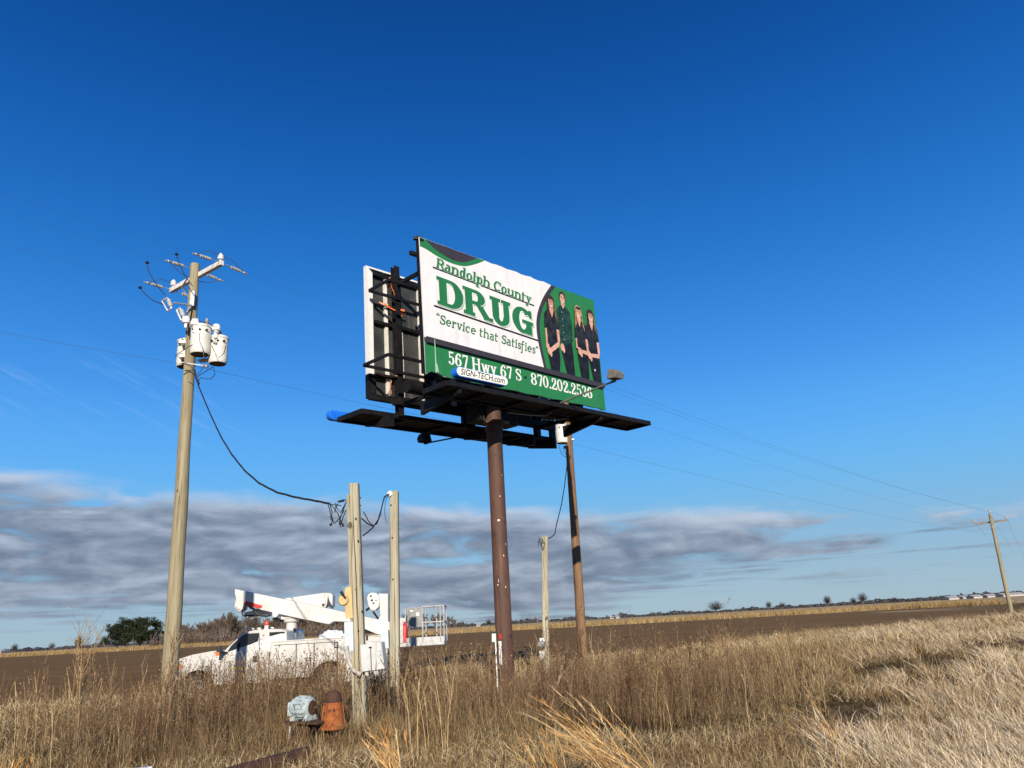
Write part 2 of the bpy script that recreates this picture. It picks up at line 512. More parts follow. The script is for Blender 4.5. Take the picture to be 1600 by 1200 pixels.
MT = dict(
    pole_grey=wood('grey_weathered_pine', (0.235, 0.20, 0.125), (0.34, 0.30, 0.20), (0.13, 0.105, 0.065)),
    pole_brown=wood('brown_creosote_wood', (0.16, 0.095, 0.052), (0.25, 0.155, 0.09), (0.08, 0.045, 0.025)),
    post_green=wood('greenish_treated_timber', (0.29, 0.265, 0.185), (0.44, 0.41, 0.31), (0.15, 0.125, 0.085), 1.3),
    arm_white=weathered('pale_crossarm', (0.55, 0.53, 0.48), (0.72, 0.70, 0.66), 6.0, rough=0.6),
    tank=weathered('pale_grey_tank_paint', (0.60, 0.59, 0.53), (0.72, 0.71, 0.65), 4.0, rough=0.45, spots=(0.33, 0.22, 0.13), spot_scale=7.0, spot_at=0.72),
    tank_under=weathered('rusty_tank_bottom', (0.05, 0.035, 0.025), (0.10, 0.06, 0.04), 8.0, rough=0.8),
    porcelain=plain('white_porcelain', (0.80, 0.79, 0.76), 0.25),
    porcelain_grey=plain('grey_polymer', (0.33, 0.32, 0.30), 0.4),
    galv=weathered('galvanised_steel', (0.42, 0.42, 0.41), (0.58, 0.58, 0.57), 12.0, rough=0.45, metal=0.6),
    cable=plain('black_cable', (0.012, 0.012, 0.013), 0.55),
    wire=plain('dull_aluminium_wire', (0.09, 0.095, 0.11), 0.6, 0.3),
    black_steel=weathered('black_painted_steel', (0.006, 0.006, 0.007), (0.013, 0.0125, 0.013), 5.0, rough=0.55, spec=0.18, spots=(0.06, 0.03, 0.02), spot_scale=6.0, spot_at=0.70),
    rust_pole=weathered('rusty_red_primer_pole', (0.060, 0.030, 0.021), (0.105, 0.052, 0.036), 2.2, (1, 1, 0.5), rough=0.7, spots=(0.055, 0.026, 0.02), spot_scale=4.0, spot_at=0.60, streaks=((0.21, 0.10, 0.07), 9.0, 0.5, 0.55)),
    rust=weathered('orange_rust', (0.20, 0.055, 0.016), (0.36, 0.115, 0.032), 9.0, rough=0.85, spots=(0.07, 0.025, 0.012), spot_scale=14.0, spot_at=0.58, bump=0.5),
    rust_dark=weathered('dark_rust', (0.045, 0.022, 0.014), (0.085, 0.042, 0.026), 6.0, rough=0.85, spots=(0.14, 0.06, 0.03), spot_at=0.64, bump=0.4),
    motor_blue=weathered('flaking_pale_blue_paint', (0.27, 0.35, 0.37), (0.42, 0.50, 0.52), 9.0, rough=0.6, spots=(0.10, 0.035, 0.022), spot_scale=13.0, spot_at=0.56, bump=0.3),
    truck_white=weathered('dusty_white_truck_paint', (0.47, 0.465, 0.44), (0.60, 0.595, 0.575), 2.5, rough=0.35, spec=0.5, streaks=((0.42, 0.36, 0.28), 4.0, 1.2, 0.30), bump=0.03),
    boom_white=weathered('white_boom_paint', (0.50, 0.495, 0.475), (0.61, 0.605, 0.59), 2.0, rough=0.4, spots=(0.50, 0.46, 0.40), spot_scale=5.0, spot_at=0.66, bump=0.03),
    glass=glass_dark('dark_cab_glass'),
    black_plastic=plain('black_plastic', (0.018, 0.018, 0.018), 0.5),
    rubber=weathered('dusty_tyre_rubber', (0.022, 0.021, 0.02), (0.06, 0.052, 0.045), 7.0, rough=0.85),
    chrome=plain('dull_wheel_steel', (0.27, 0.26, 0.25), 0.5, 0.3),
    amber=plain('amber_lens', (0.75, 0.17, 0.02), 0.3),
    red_lens=plain('red_beacon_lens', (0.55, 0.06, 0.03), 0.3),
    red_paint=weathered('scuffed_red_paint', (0.42, 0.022, 0.02), (0.56, 0.05, 0.04), 6.0, rough=0.45),
    alu=weathered('scuffed_aluminium', (0.35, 0.36, 0.37), (0.48, 0.49, 0.50), 10.0, rough=0.5, metal=0.25, bump=0.05),
    alu_grey=weathered('grey_sheet_aluminium', (0.17, 0.175, 0.175), (0.25, 0.255, 0.255), 6.0, rough=0.5, metal=0.2),
    box_tan=weathered('sun_bleached_tan_box', (0.50, 0.35, 0.15), (0.62, 0.45, 0.22), 7.0, rough=0.7, spots=(0.32, 0.20, 0.09), spot_scale=11.0, spot_at=0.66),
    box_bluegrey=weathered('bluish_grey_box', (0.42, 0.50, 0.55), (0.54, 0.61, 0.65), 5.0, rough=0.5, spots=(0.30, 0.28, 0.26), spot_scale=12.0, spot_at=0.68),
    box_white=weathered('chalky_white_panel', (0.44, 0.46, 0.47), (0.58, 0.59, 0.59), 5.0, rough=0.6, streaks=((0.28, 0.26, 0.24), 14.0, 0.8, 0.6), spots=(0.24, 0.17, 0.12), spot_scale=10.0, spot_at=0.70),
    pipe=weathered('grey_conduit', (0.38, 0.36, 0.33), (0.50, 0.48, 0.45), 8.0, rough=0.6),
    sign_white=plain('white_sign', (0.78, 0.78, 0.76), 0.5, var=0.04),
    sign_grey=plain('grey_sign_back', (0.52, 0.55, 0.55), 0.5),
    dirt_white=weathered('scraped_pale_patch', (0.62, 0.55, 0.48), (0.74, 0.68, 0.62), 12.0, rough=0.7),
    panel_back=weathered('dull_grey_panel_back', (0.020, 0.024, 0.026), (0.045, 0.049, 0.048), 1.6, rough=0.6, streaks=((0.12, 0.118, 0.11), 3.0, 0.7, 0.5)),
    trim_white=plain('white_vinyl_edge', (0.72, 0.72, 0.71), 0.5, var=0.05),
    stringer=weathered('pale_galvanised_stringer', (0.60, 0.58, 0.52), (0.76, 0.74, 0.68), 5.0, rough=0.55),
    orange=plain('orange_ratchet_strap', (0.85, 0.17, 0.03), 0.6),
    orange_pale=plain('faded_orange_strap', (0.72, 0.36, 0.22), 0.7),
    blue_plastic=plain('bright_blue_plastic', (0.012, 0.16, 0.75), 0.35),
    lamp_body=weathered('bronze_grey_lamp_housing', (0.11, 0.108, 0.092), (0.18, 0.175, 0.15), 8.0, rough=0.5),
    lamp_glass=plain('lamp_glass', (0.16, 0.17, 0.17), 0.1),
    vinyl_blue=weathered('pale_blue_white_sheet', (0.62, 0.70, 0.78), (0.78, 0.80, 0.82), 3.0, rough=0.5, bump=0.4, bump_scale=6.0),
)

# ---------------------------------------------------------------- ground
def sstep(x):
    x = np.clip(x, 0, 1)
    return x * x * (3 - 2 * x)


EDGE = np.array([(-90, 19.0), (-40, 22.5), (-24, 24.2), (-17, 25.8), (-11, 28.5), (-6, 32.0), (-2, 35.5), (6.6, 40.5), (17.5, 53), (34, 68), (54.5, 88), (62, 95)])
FAR = np.array([(86, 137), (97, 175), (60, 178), (20, 182), (-30, 196), (-90, 222), (-170, 240), (-420, 290)])


def edge_y(x):
    return np.interp(x, EDGE[:, 0], EDGE[:, 1], left=17.0, right=200.0)


def rough(x, y):
    return (0.35 * np.sin(x * 0.9 + 1.3 * np.sin(y * 0.37)) + 0.3 * np.sin(y * 1.1 + x * 0.43 + 1.0)
            + 0.2 * np.sin(x * 2.3 - y * 1.7) + 0.15 * np.sin(x * 3.7 + y * 3.1))


def terr(x, y):
    """height of the land: level field, low road bank rising to the right"""
    x = np.asarray(x, float); y = np.asarray(y, float)
    e = (edge_y(x) - y) * 0.7                       # distance inside the field margin
    bank = 0.72 * sstep((e - 4.0) / 15.0) * sstep((x - 1.0) / 10.0) * sstep((y - 8.0) / 12.0) * sstep((150 - y) / 60.0)
    verge = sstep((edge_y(x) - y) / 4.0)
    return bank + verge * (0.05 + 0.06 * rough(x, y)) * sstep((120 - y) / 40)


def hnoise(x, y, s, seed=0.0):
    """cheap smooth value noise 0..1 for plant patches"""
    x = np.asarray(x) * s + seed * 17.3; y = np.asarray(y) * s - seed * 9.1
    xi = np.floor(x); yi = np.floor(y); fx = sstep(x - xi); fy = sstep(y - yi)
    def h(a, b):
        t = np.sin(a * 127.1 + b * 311.7 + seed * 74.7) * 43758.5453
        return t - np.floor(t)
    return (h(xi, yi) * (1 - fx) + h(xi + 1, yi) * fx) * (1 - fy) + (h(xi, yi + 1) * (1 - fx) + h(xi + 1, yi + 1) * fx) * fy


def axis(parts):
    a = []
    for lo, hi, st in parts:
        a += list(np.arange(lo, hi, st))
    return np.array(sorted(set(a)))


def build_ground():
    xs = axis([(-4000, -600, 400), (-600, -100, 60), (-100, -30, 6), (-30, 70, 0.8), (70, 130, 5), (130, 600, 60), (600, 4001, 400)])
    ys = axis([(-400, -20, 40), (-20, 4, 3), (4, 60, 0.7), (60, 120, 2.5), (120, 260, 10), (260, 1000, 80), (1000, 6001, 500)])
    X, Y = np.meshgrid(xs, ys)
    Z = terr(X, Y)
    nx, ny = len(xs), len(ys)
    v = np.stack([X.ravel(), Y.ravel(), Z.ravel()], 1)
    i = np.arange(nx * ny).reshape(ny, nx)
    q = np.stack([i[:-1, :-1].ravel(), i[:-1, 1:].ravel(), i[1:, 1:].ravel(), i[1:, :-1].ravel()], 1)
    m, k, b, out = new_mat('dry_verge_soil')
    tc = k.n('ShaderNodeTexCoord').outputs['Object']
    n1 = k.noise(tc, 0.35, 6.0, 0.6); n2 = k.noise(tc, 9.0, 6.0, 0.65)
    c = k.mix(k.smooth(n1, 0.35, 0.65), (0.13, 0.088, 0.047), (0.24, 0.17, 0.092))
    c = k.mix(k.smooth(n2, 0.40, 0.62), (0.10, 0.068, 0.038), c)
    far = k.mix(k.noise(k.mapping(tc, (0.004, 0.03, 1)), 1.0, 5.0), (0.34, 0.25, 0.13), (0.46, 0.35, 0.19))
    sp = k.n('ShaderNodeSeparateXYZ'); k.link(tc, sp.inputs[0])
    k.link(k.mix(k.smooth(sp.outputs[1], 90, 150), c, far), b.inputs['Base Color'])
    b.inputs['Roughness'].default_value = 0.95; b.inputs['Specular IOR Level'].default_value = 0.1
    bp = k.n('ShaderNodeBump'); bp.inputs['Strength'].default_value = 0.8; bp.inputs['Distance'].default_value = 0.08
    k.link(n2, bp.inputs['Height']); k.link(bp.outputs[0], b.inputs['Normal'])
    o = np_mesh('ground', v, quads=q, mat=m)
    o.data.shade_smooth()
    tag(o, kind='structure')

    # ploughed field: one level sheet between the near and the far margin
    m2, k, b, out = new_mat('ploughed_brown_soil')
    tc = k.n('ShaderNodeTexCoord').outputs['Object']
    rows = k.noise(k.mapping(tc, (0.02, 1.6, 1)), 1.0, 4.0, 0.6)
    band = k.noise(k.mapping(tc, (0.006, 0.12, 1)), 1.0, 4.0, 0.55)
    clod = k.noise(tc, 2.6, 6.0, 0.7)
    c = k.mix(k.smooth(rows, 0.35, 0.65), (0.138, 0.078, 0.027), (0.195, 0.114, 0.041))
    c = k.mix(k.math('MULTIPLY', k.smooth(band, 0.45, 0.7), 0.7), c, (0.230, 0.138, 0.052))
    c = k.mix(k.math('MULTIPLY', k.smooth(clod, 0.52, 0.68), 0.6), c, (0.092, 0.052, 0.019))
    k.link(c, b.inputs['Base Color'])
    b.inputs['Roughness'].default_value = 0.95; b.inputs['Specular IOR Level'].default_value = 0.1
    bp = k.n('ShaderNodeBump'); bp.inputs['Strength'].default_value = 1.0; bp.inputs['Distance'].default_value = 0.06
    k.link(k.math('ADD', k.math('MULTIPLY', clod, 0.8), rows), bp.inputs['Height']); k.link(bp.outputs[0], b.inputs['Normal'])
    rng = np.random.default_rng(5)
    near = []
    for (x0, y0), (x1, y1) in zip(EDGE[:-1], EDGE[1:]):
        n = max(2, int(np.hypot(x1 - x0, y1 - y0) / 0.8))
        for j in range(n):
            t = j / n
            near.append((x0 + (x1 - x0) * t, y0 + (y1 - y0) * t + rng.normal(0, 0.16)))
    near.append(tuple(EDGE[-1]))
    pts = near + [tuple(p) for p in FAR]
    bm = bmesh.new()
    vs = [bm.verts.new((x, y, 0.012)) for x, y in pts]
    f = bm.faces.new(vs)
    bmesh.ops.triangulate(bm, faces=[f])
    bmesh.ops.recalc_face_normals(bm, faces=bm.faces)
    me = bpy.data.meshes.new('ploughed_field'); bm.to_mesh(me); bm.free()
    me.materials.append(m2)
    if me.polygons[0].normal.z < 0: me.flip_normals()
    fo = bpy.data.objects.new('field', me); COL.objects.link(fo)
    tag(fo, kind='structure')


build_ground()

# ---------------------------------------------------------------- slab serif lettering drawn from strokes
class Pen:
    """flat letter shapes: every shape is a list of (x, y) quads or polygons in letter units (capital height 1)"""
    def __init__(self, w, h, st=None, sl=None):
        self.w = w; self.h = h                      # thick and thin stroke
        self.st = h if st is None else st           # serif thickness
        self.sl = w * 0.55 if sl is None else sl    # serif overhang
        self.p = []

    def rect(self, x0, x1, y0, y1):
        self.p.append([(x0, y0), (x1, y0), (x1, y1), (x0, y1)])

    def poly(self, *pts):
        self.p.append(list(pts))

    def arc(self, cx, cy, rx, ry, a0, a1, w=None, h=None, n=22):
        w = self.w if w is None else w; h = self.h if h is None else h
        pr = None
        for i in range(n + 1):
            t = radians(a0 + (a1 - a0) * i / n)
            o = (cx + rx * cos(t), cy + ry * sin(t)); q = (cx + (rx - w) * cos(t), cy + (ry - h) * sin(t))
            if pr: self.p.append([pr[0], o, q, pr[1]])
            pr = (o, q)

    def line(self, x0, y0, x1, y1, w):
        """a slanting stroke of horizontal width w"""
        self.p.append([(x0, y0), (x0 + w, y0), (x1 + w, y1), (x1, y1)])

    def path(self, pts, ws):
        """bent stroke with a width at each point"""
        n = len(pts); L = []; R = []
        for i in range(n):
            x0, y0 = pts[max(i - 1, 0)]; x1, y1 = pts[min(i + 1, n - 1)]
            d = sqrt((x1 - x0) ** 2 + (y1 - y0) ** 2) or 1
            nx, ny = -(y1 - y0) / d, (x1 - x0) / d
            w = ws[i] / 2
            L.append((pts[i][0] + nx * w, pts[i][1] + ny * w)); R.append((pts[i][0] - nx * w, pts[i][1] - ny * w))
        for i in range(n - 1):
            self.p.append([L[i], L[i + 1], R[i + 1], R[i]])

    def curve(self, pts, ws, k=5):
        """smooth path through pts (Catmull-Rom)"""
        P = [pts[0]] + list(pts) + [pts[-1]]; W = [ws[0]] + list(ws) + [ws[-1]]
        o = []; ow = []
        for i in range(1, len(P) - 2):
            for j in range(k):
                t = j / k
                f = lambda a, b, c, d: 0.5 * (2 * b + (c - a) * t + (2 * a - 5 * b + 4 * c - d) * t * t + (3 * b - a - 3 * c + d) * t ** 3)
                o.append((f(*[P[i + m][0] for m in (-1, 0, 1, 2)]), f(*[P[i + m][1] for m in (-1, 0, 1, 2)])))
                ow.append(W[i] + (W[i + 1] - W[i]) * t)
        o.append(pts[-1]); ow.append(ws[-1])
        self.path(o, ow)

    def stem(self, x, y0, y1, foot='b', head='l', w=None):
        """upright with slab serifs: foot b both / n none, head b both / l left / n none"""
        w = self.w if w is None else w
        self.rect(x, x + w, y0, y1)
        s, t = self.sl, self.st
        if foot == 'b': self.rect(x - s, x + w + s, y0, y0 + t)
        if foot == 'l': self.rect(x - s, x + w, y0, y0 + t)
        if foot == 'r': self.rect(x, x + w + s, y0, y0 + t)
        if head == 'b': self.rect(x - s, x + w + s, y1 - t, y1)
        if head == 'l': self.rect(x - s, x + w, y1 - t, y1)


def glyph(ch, w=0.19, h=0.10, xh=0.68, sl=None, st=None):
    """returns (shapes, advance width)"""
    p = Pen(w, h, st, sl); s = p.sl
    X = xh
    if ch == 'D':
        p.stem(s, 0, 1, 'l', 'l'); p.rect(s + w, s + w + .14, 0, h); p.rect(s + w, s + w + .14, 1 - h, 1)
        p.arc(s + w + .14, .5, .32 + w * .6, .5, -90, 90, w * 1.12, h); a = s + w + .14 + .32 + w * .6 + .02
    elif ch == 'R':
        p.stem(s, 0, 1, 'b', 'l'); p.rect(s + w, s + w + .16, 1 - h, 1); p.rect(s + w, s + w + .16, .44, .44 + h)
        p.arc(s + w + .16, .72, .22 + w * .5, .28, -90, 90, w, h)
        x = s + w + .14; p.poly((x, .46), (x + w * .95, .46), (x + w * 1.75 + .10, 0), (x + w * .75 + .10, 0)); p.rect(x + w * .75 + .06, x + w * 1.75 + .10 + s * .8, 0, p.st)
        a = x + w * 1.75 + .06 + s * .5
    elif ch == 'U':
        W = .66 + w * .3
        p.stem(s, .34, 1, 'n', 'b'); p.stem(s + W - w * .85, .34, 1, 'n', 'b', w * .85)
        p.arc(s + W / 2, .34, W / 2, .35, 180, 360, w * .95, h * 1.25); a = 2 * s + W + .05
    elif ch == 'G':
        rx = .38 + w * .35; cx = rx + .03
        p.arc(cx, .5, rx, .51, 38, 322, w * 1.08, h * 1.1, 30)
        x = cx + rx * .84
        p.rect(x - w * .9, x, 0.06, .44); p.rect(x - w * 1.2 - s, x + s * .9, .40, .40 + p.st); p.poly((x - w * .9, 0.0), (x, 0.0), (x, .1), (x - w * .9, .16))
        p.poly((x - .10, .97), (x + .02, .97), (x + .02, .66), (x - .07, .66), (x - .16, .83))
        a = x + s + .06
    elif ch == 'C':
        rx = .34 + w * .4; cx = rx + .03
        p.arc(cx, .5, rx, .51, 42, 318, w, h * 1.1, 28)
        x = cx + rx * .82; p.rect(x - .09, x + .01, .64, .98); a = x + .09
    elif ch == 'S':
        pts = [(.50, .70), (.49, .86), (.30, .955), (.11, .86), (.12, .68), (.30, .53), (.48, .38), (.50, .18), (.31, .045), (.11, .13), (.08, .32)]
        ws = [h, h, h, w * .8, w, w * 1.1, w, w * .8, h, h, h]
        p.curve([(x * (1 + w * .3) + .02, y) for x, y in pts], ws); a = .60 * (1 + w * .3) + .03
        p.rect(.50 * (1 + w * .3) - .01, .50 * (1 + w * .3) + .06, .66, .97); p.rect(.05, .12, .03, .34)
    elif ch == 'H':
        p.stem(s, 0, 1, 'b', 'b'); p.stem(s + .36 + w, 0, 1, 'b', 'b'); p.rect(s + w, s + .36 + w, .5 - h / 2, .5 + h / 2); a = .36 + 2 * w + 2 * s + .05
    elif ch in 'anu':
        if ch == 'a':
            p.arc(.22 + w * .2, X * .31, .22 + w * .15, X * .33, 60, 300, w, h); x = .32 + w * .2
            p.stem(x, 0, X * .72, 'r', 'n'); p.arc(x + w - .26, X * .70, .26, X * .32, 0, 140, w, h); a = x + w + s + .05
        elif ch == 'n':
            p.stem(s, 0, X, 'b', 'l'); x = s + .27 + w
            p.stem(x, 0, X * .66, 'b', 'n'); p.arc(x + w - .22 - w * .45, X * .62, .22 + w * .45, X * .40, 0, 150, w, h); a = x + w + s + .05
        else:
            p.stem(s, X * .34, X, 'n', 'l'); x = s + .27 + w
            p.stem(x, 0, X, 'r', 'l'); p.arc(s + .22 + w * .45, X * .38, .22 + w * .45, X * .40, 180, 330, w, h); a = x + w + s + .05
    elif ch == 'd':
        p.arc(.24 + w * .2, X * .5, .24 + w * .15, X * .52, 0, 360, w, h, 30); x = .34 + w * .2; p.stem(x, 0, 1.06, 'r', 'l'); a = x + w + s + .05
    elif ch == 'p':
        p.stem(s, -.34, X, 'b', 'l'); x = s + w; p.arc(x + .13, X * .5, .24 + w * .15, X * .52, 0, 360, w, h, 30); a = x + .13 + .24 + w * .15 + .06
    elif ch == 'h':
        p.stem(s, 0, 1.06, 'b', 'l'); x = s + .27 + w
        p.stem(x, 0, X * .66, 'b', 'n'); p.arc(x + w - .22 - w * .45, X * .62, .22 + w * .45, X * .40, 0, 150, w, h); a = x + w + s + .05
    elif ch == 'o':
        p.arc(.28 + w * .2, X * .5, .27 + w * .2, X * .52, 0, 360, w, h, 30); a = .56 + w * .4 + .06
    elif ch == 'l':
        p.stem(s, 0, 1.06, 'b', 'l'); a = w + 2 * s + .05
    elif ch == 'i':
        p.stem(s, 0, X, 'b', 'l'); p.arc(s + w / 2, .90, .075 + w * .2, .10, 0, 360, .075 + w * .2, .10, 12); a = w + 2 * s + .05
    elif ch == 'r':
        p.stem(s, 0, X, 'b', 'l'); p.arc(s + w + .12, X * .62, .20, X * .38, 55, 170, w, h); p.arc(s + w + .20, X * .82, .075, .085, 0, 360, .075, .085, 10); a = s + w + .30
    elif ch == 't':
        p.rect(s, s + w, X * .2, .93); p.rect(0, s + w + .20, X - p.st, X); p.arc(s + .19, X * .24, .19, X * .26, 180, 310, w, h); a = s + w + .26
    elif ch == 'e':
        p.arc(.27 + w * .2, X * .5, .26 + w * .2, X * .52, 0, 315, w, h, 26); p.rect(.10, .50 + w * .3, X * .46, X * .46 + h * .9); a = .54 + w * .4 + .05
    elif ch == 'c':
        p.arc(.26 + w * .2, X * .5, .25 + w * .2, X * .52, 48, 315, w, h, 24); p.arc(.40 + w * .25, X * .78, .07, .085, 0, 360, .07, .085, 10); a = .50 + w * .35 + .05
    elif ch == 's':
        pts = [(.37, X * .72), (.35, X * .88), (.22, X * .95), (.09, X * .85), (.10, X * .67), (.22, X * .54), (.35, X * .38), (.36, X * .17), (.22, X * .05), (.09, X * .12), (.06, X * .30)]
        p.curve(pts, [h, h, h, w * .7, w * .8, w * .9, w * .8, w * .7, h, h, h], 4); a = .46
    elif ch == 'f':
        p.stem(s, -.30, .86, 'n', 'n'); p.rect(0, s + w + .17, X - p.st, X); p.arc(s + .21, .84, .21, .24, 40, 180, w, h); p.arc(s - .10 + w - .10, -.28, .20, .16, 250, 360, w, h); a = s + w + .26
    elif ch == 'v':
        p.line(s + .20, 0, s - .02, X, w); p.line(s + .20 + w * .2, 0, s + .40, X, w * .7); p.rect(0, s * 2 + w * .9, X - p.st, X); p.rect(s + .30, s * 2 + .40 + w * .7, X - p.st, X); a = .50 + w * .7 + s
    elif ch == 'y':
        p.line(s + .22, 0, s, X, w); p.line(s + .08, -.34, s + .42, X, w * .6); p.rect(0, s * 2 + w * .9, X - p.st, X); p.rect(s + .32, s * 2 + .42 + w * .6, X - p.st, X); p.arc(s + .04, -.27, .10, .09, 0, 360, .10, .09, 10); a = .52 + w * .6 + s
    elif ch == 'w':
        p.line(s + .16, 0, s, X, w); p.line(s + .16 + w * .25, 0, s + .34, X, w * .6); p.line(s + .48, 0, s + .32, X, w); p.line(s + .48 + w * .25, 0, s + .66, X, w * .6)
        p.rect(0, 2 * s + w * .8, X - p.st, X); p.rect(s + .56, 2 * s + .66 + w * .6, X - p.st, X); a = .74 + w * .6 + s
    elif ch == '5':
        p.rect(.10, .10 + h * 1.1, .48, .98); p.rect(.10, .50, 1 - h * 1.6, 1); p.arc(.28, .32, .25 + w * .2, .33, -150, 128, w, h, 24); p.arc(.11, .16, .08, .09, 0, 360, .08, .09, 10); a = .60 + w * .2
    elif ch == '6':
        p.arc(.29, .31, .26 + w * .2, .32, 0, 360, w, h, 28); p.curve([(.50, .93), (.34, .96), (.17, .80), (.10, .55), (.10, .34)], [h, h * 1.2, w * .85, w, w]); p.arc(.47, .84, .08, .09, 0, 360, .08, .09, 10); a = .62 + w * .2
    elif ch == '7':
        p.rect(.05, .54, 1 - h * 1.7, 1); p.rect(.05, .05 + h, .74, 1); p.poly((.44, .9), (.54, .98), (.54, .86), (.34, 0), (.34 - w, 0)); a = .58
    elif ch == '8':
        p.arc(.29, .27, .27 + w * .15, .28, 0, 360, w, h, 28); p.arc(.29, .75, .24 + w * .12, .26, 0, 360, w * .9, h, 28); a = .62 + w * .15
    elif ch == '0':
        p.arc(.29, .5, .27 + w * .15, .51, 0, 360, w, h, 30); a = .62 + w * .15
    elif ch == '2':
        p.curve([(.10, .74), (.14, .91), (.29, .96), (.45, .86), (.45, .66), (.30, .42), (.12, .16), (.10, .06)], [h, h, h * 1.2, w * .9, w, w * .9, w * .7, w * .6]); p.rect(.05, .56, 0, h * 1.7); p.rect(.56 - h, .56, 0, .28); p.arc(.13, .73, .08, .09, 0, 360, .08, .09, 10); a = .62
    elif ch == '3':
        p.arc(.26, .735, .24 + w * .1, .27, -85, 150, w * .9, h, 22); p.arc(.26, .28, .27 + w * .15, .29, -150, 88, w, h, 24); p.arc(.11, .18, .08, .09, 0, 360, .08, .09, 10); p.arc(.11, .80, .07, .08, 0, 360, .07, .08, 10); a = .60 + w * .1
    elif ch == '.':
        p.arc(.12, .09, .10, .10, 0, 360, .10, .10, 12); a = .25
    elif ch == '*':                                                   # raised dot
        p.arc(.13, .42, .12, .13, 0, 360, .12, .13, 14); a = .26
    elif ch in '<>':                                                  # opening and closing quotes
        k = 1 if ch == '>' else -1
        for d in (0.08, 0.26):
            p.arc(d, .90, .08, .085, 0, 360, .08, .085, 10); p.poly((d - .08 * k, .90), (d + .08 * k, .90), (d - .05 * k, .90 - .24 * k))
        a = .40
    elif ch == ' ':
        a = .34
    else:
        a = .3
    return p.p, a


def letters(text, x0, y0, x1, height, slope=0.0, slant=0.0, track=0.0, tall=1.0, **kw):
    """set a line of text between x0 and x1 on a sloping baseline; returns flat polygons"""
    items = []; x = 0.0
    for ch in text:
        shp, a = glyph(ch, **kw)
        items.append((shp, x)); x += a + track
    kx = (x1 - x0) / (x - track)
    out = []
    for shp, gx in items:
        for poly in shp:
            q = []
            for (px, py) in poly:
                X = x0 + (gx + px + slant * py * height / kx) * kx
                q.append((X, y0 + py * height + slope * (X - x0)))
            out.append(q)
    return out

# ---------------------------------------------------------------- the billboard
BL = Vector((-2.10, 17.83, 7.69))                  # lower left corner of the front face
_BR = Vector((2.84, 23.06, 7.89))
BU = (_BR - BL).normalized()
BN = BU.cross(Vector((0, 0, 1))).normalized()      # out of the front face
BV = BN.cross(BU)
if BV.z < 0: BV = -BV
BBM = Matrix((BU, BN, BV)).transposed().to_4x4()
BBM.translation = BL - BV * 7.69                   # local (u along the face, n outward, z height)
POLE_XY = (-0.56, 20.56)


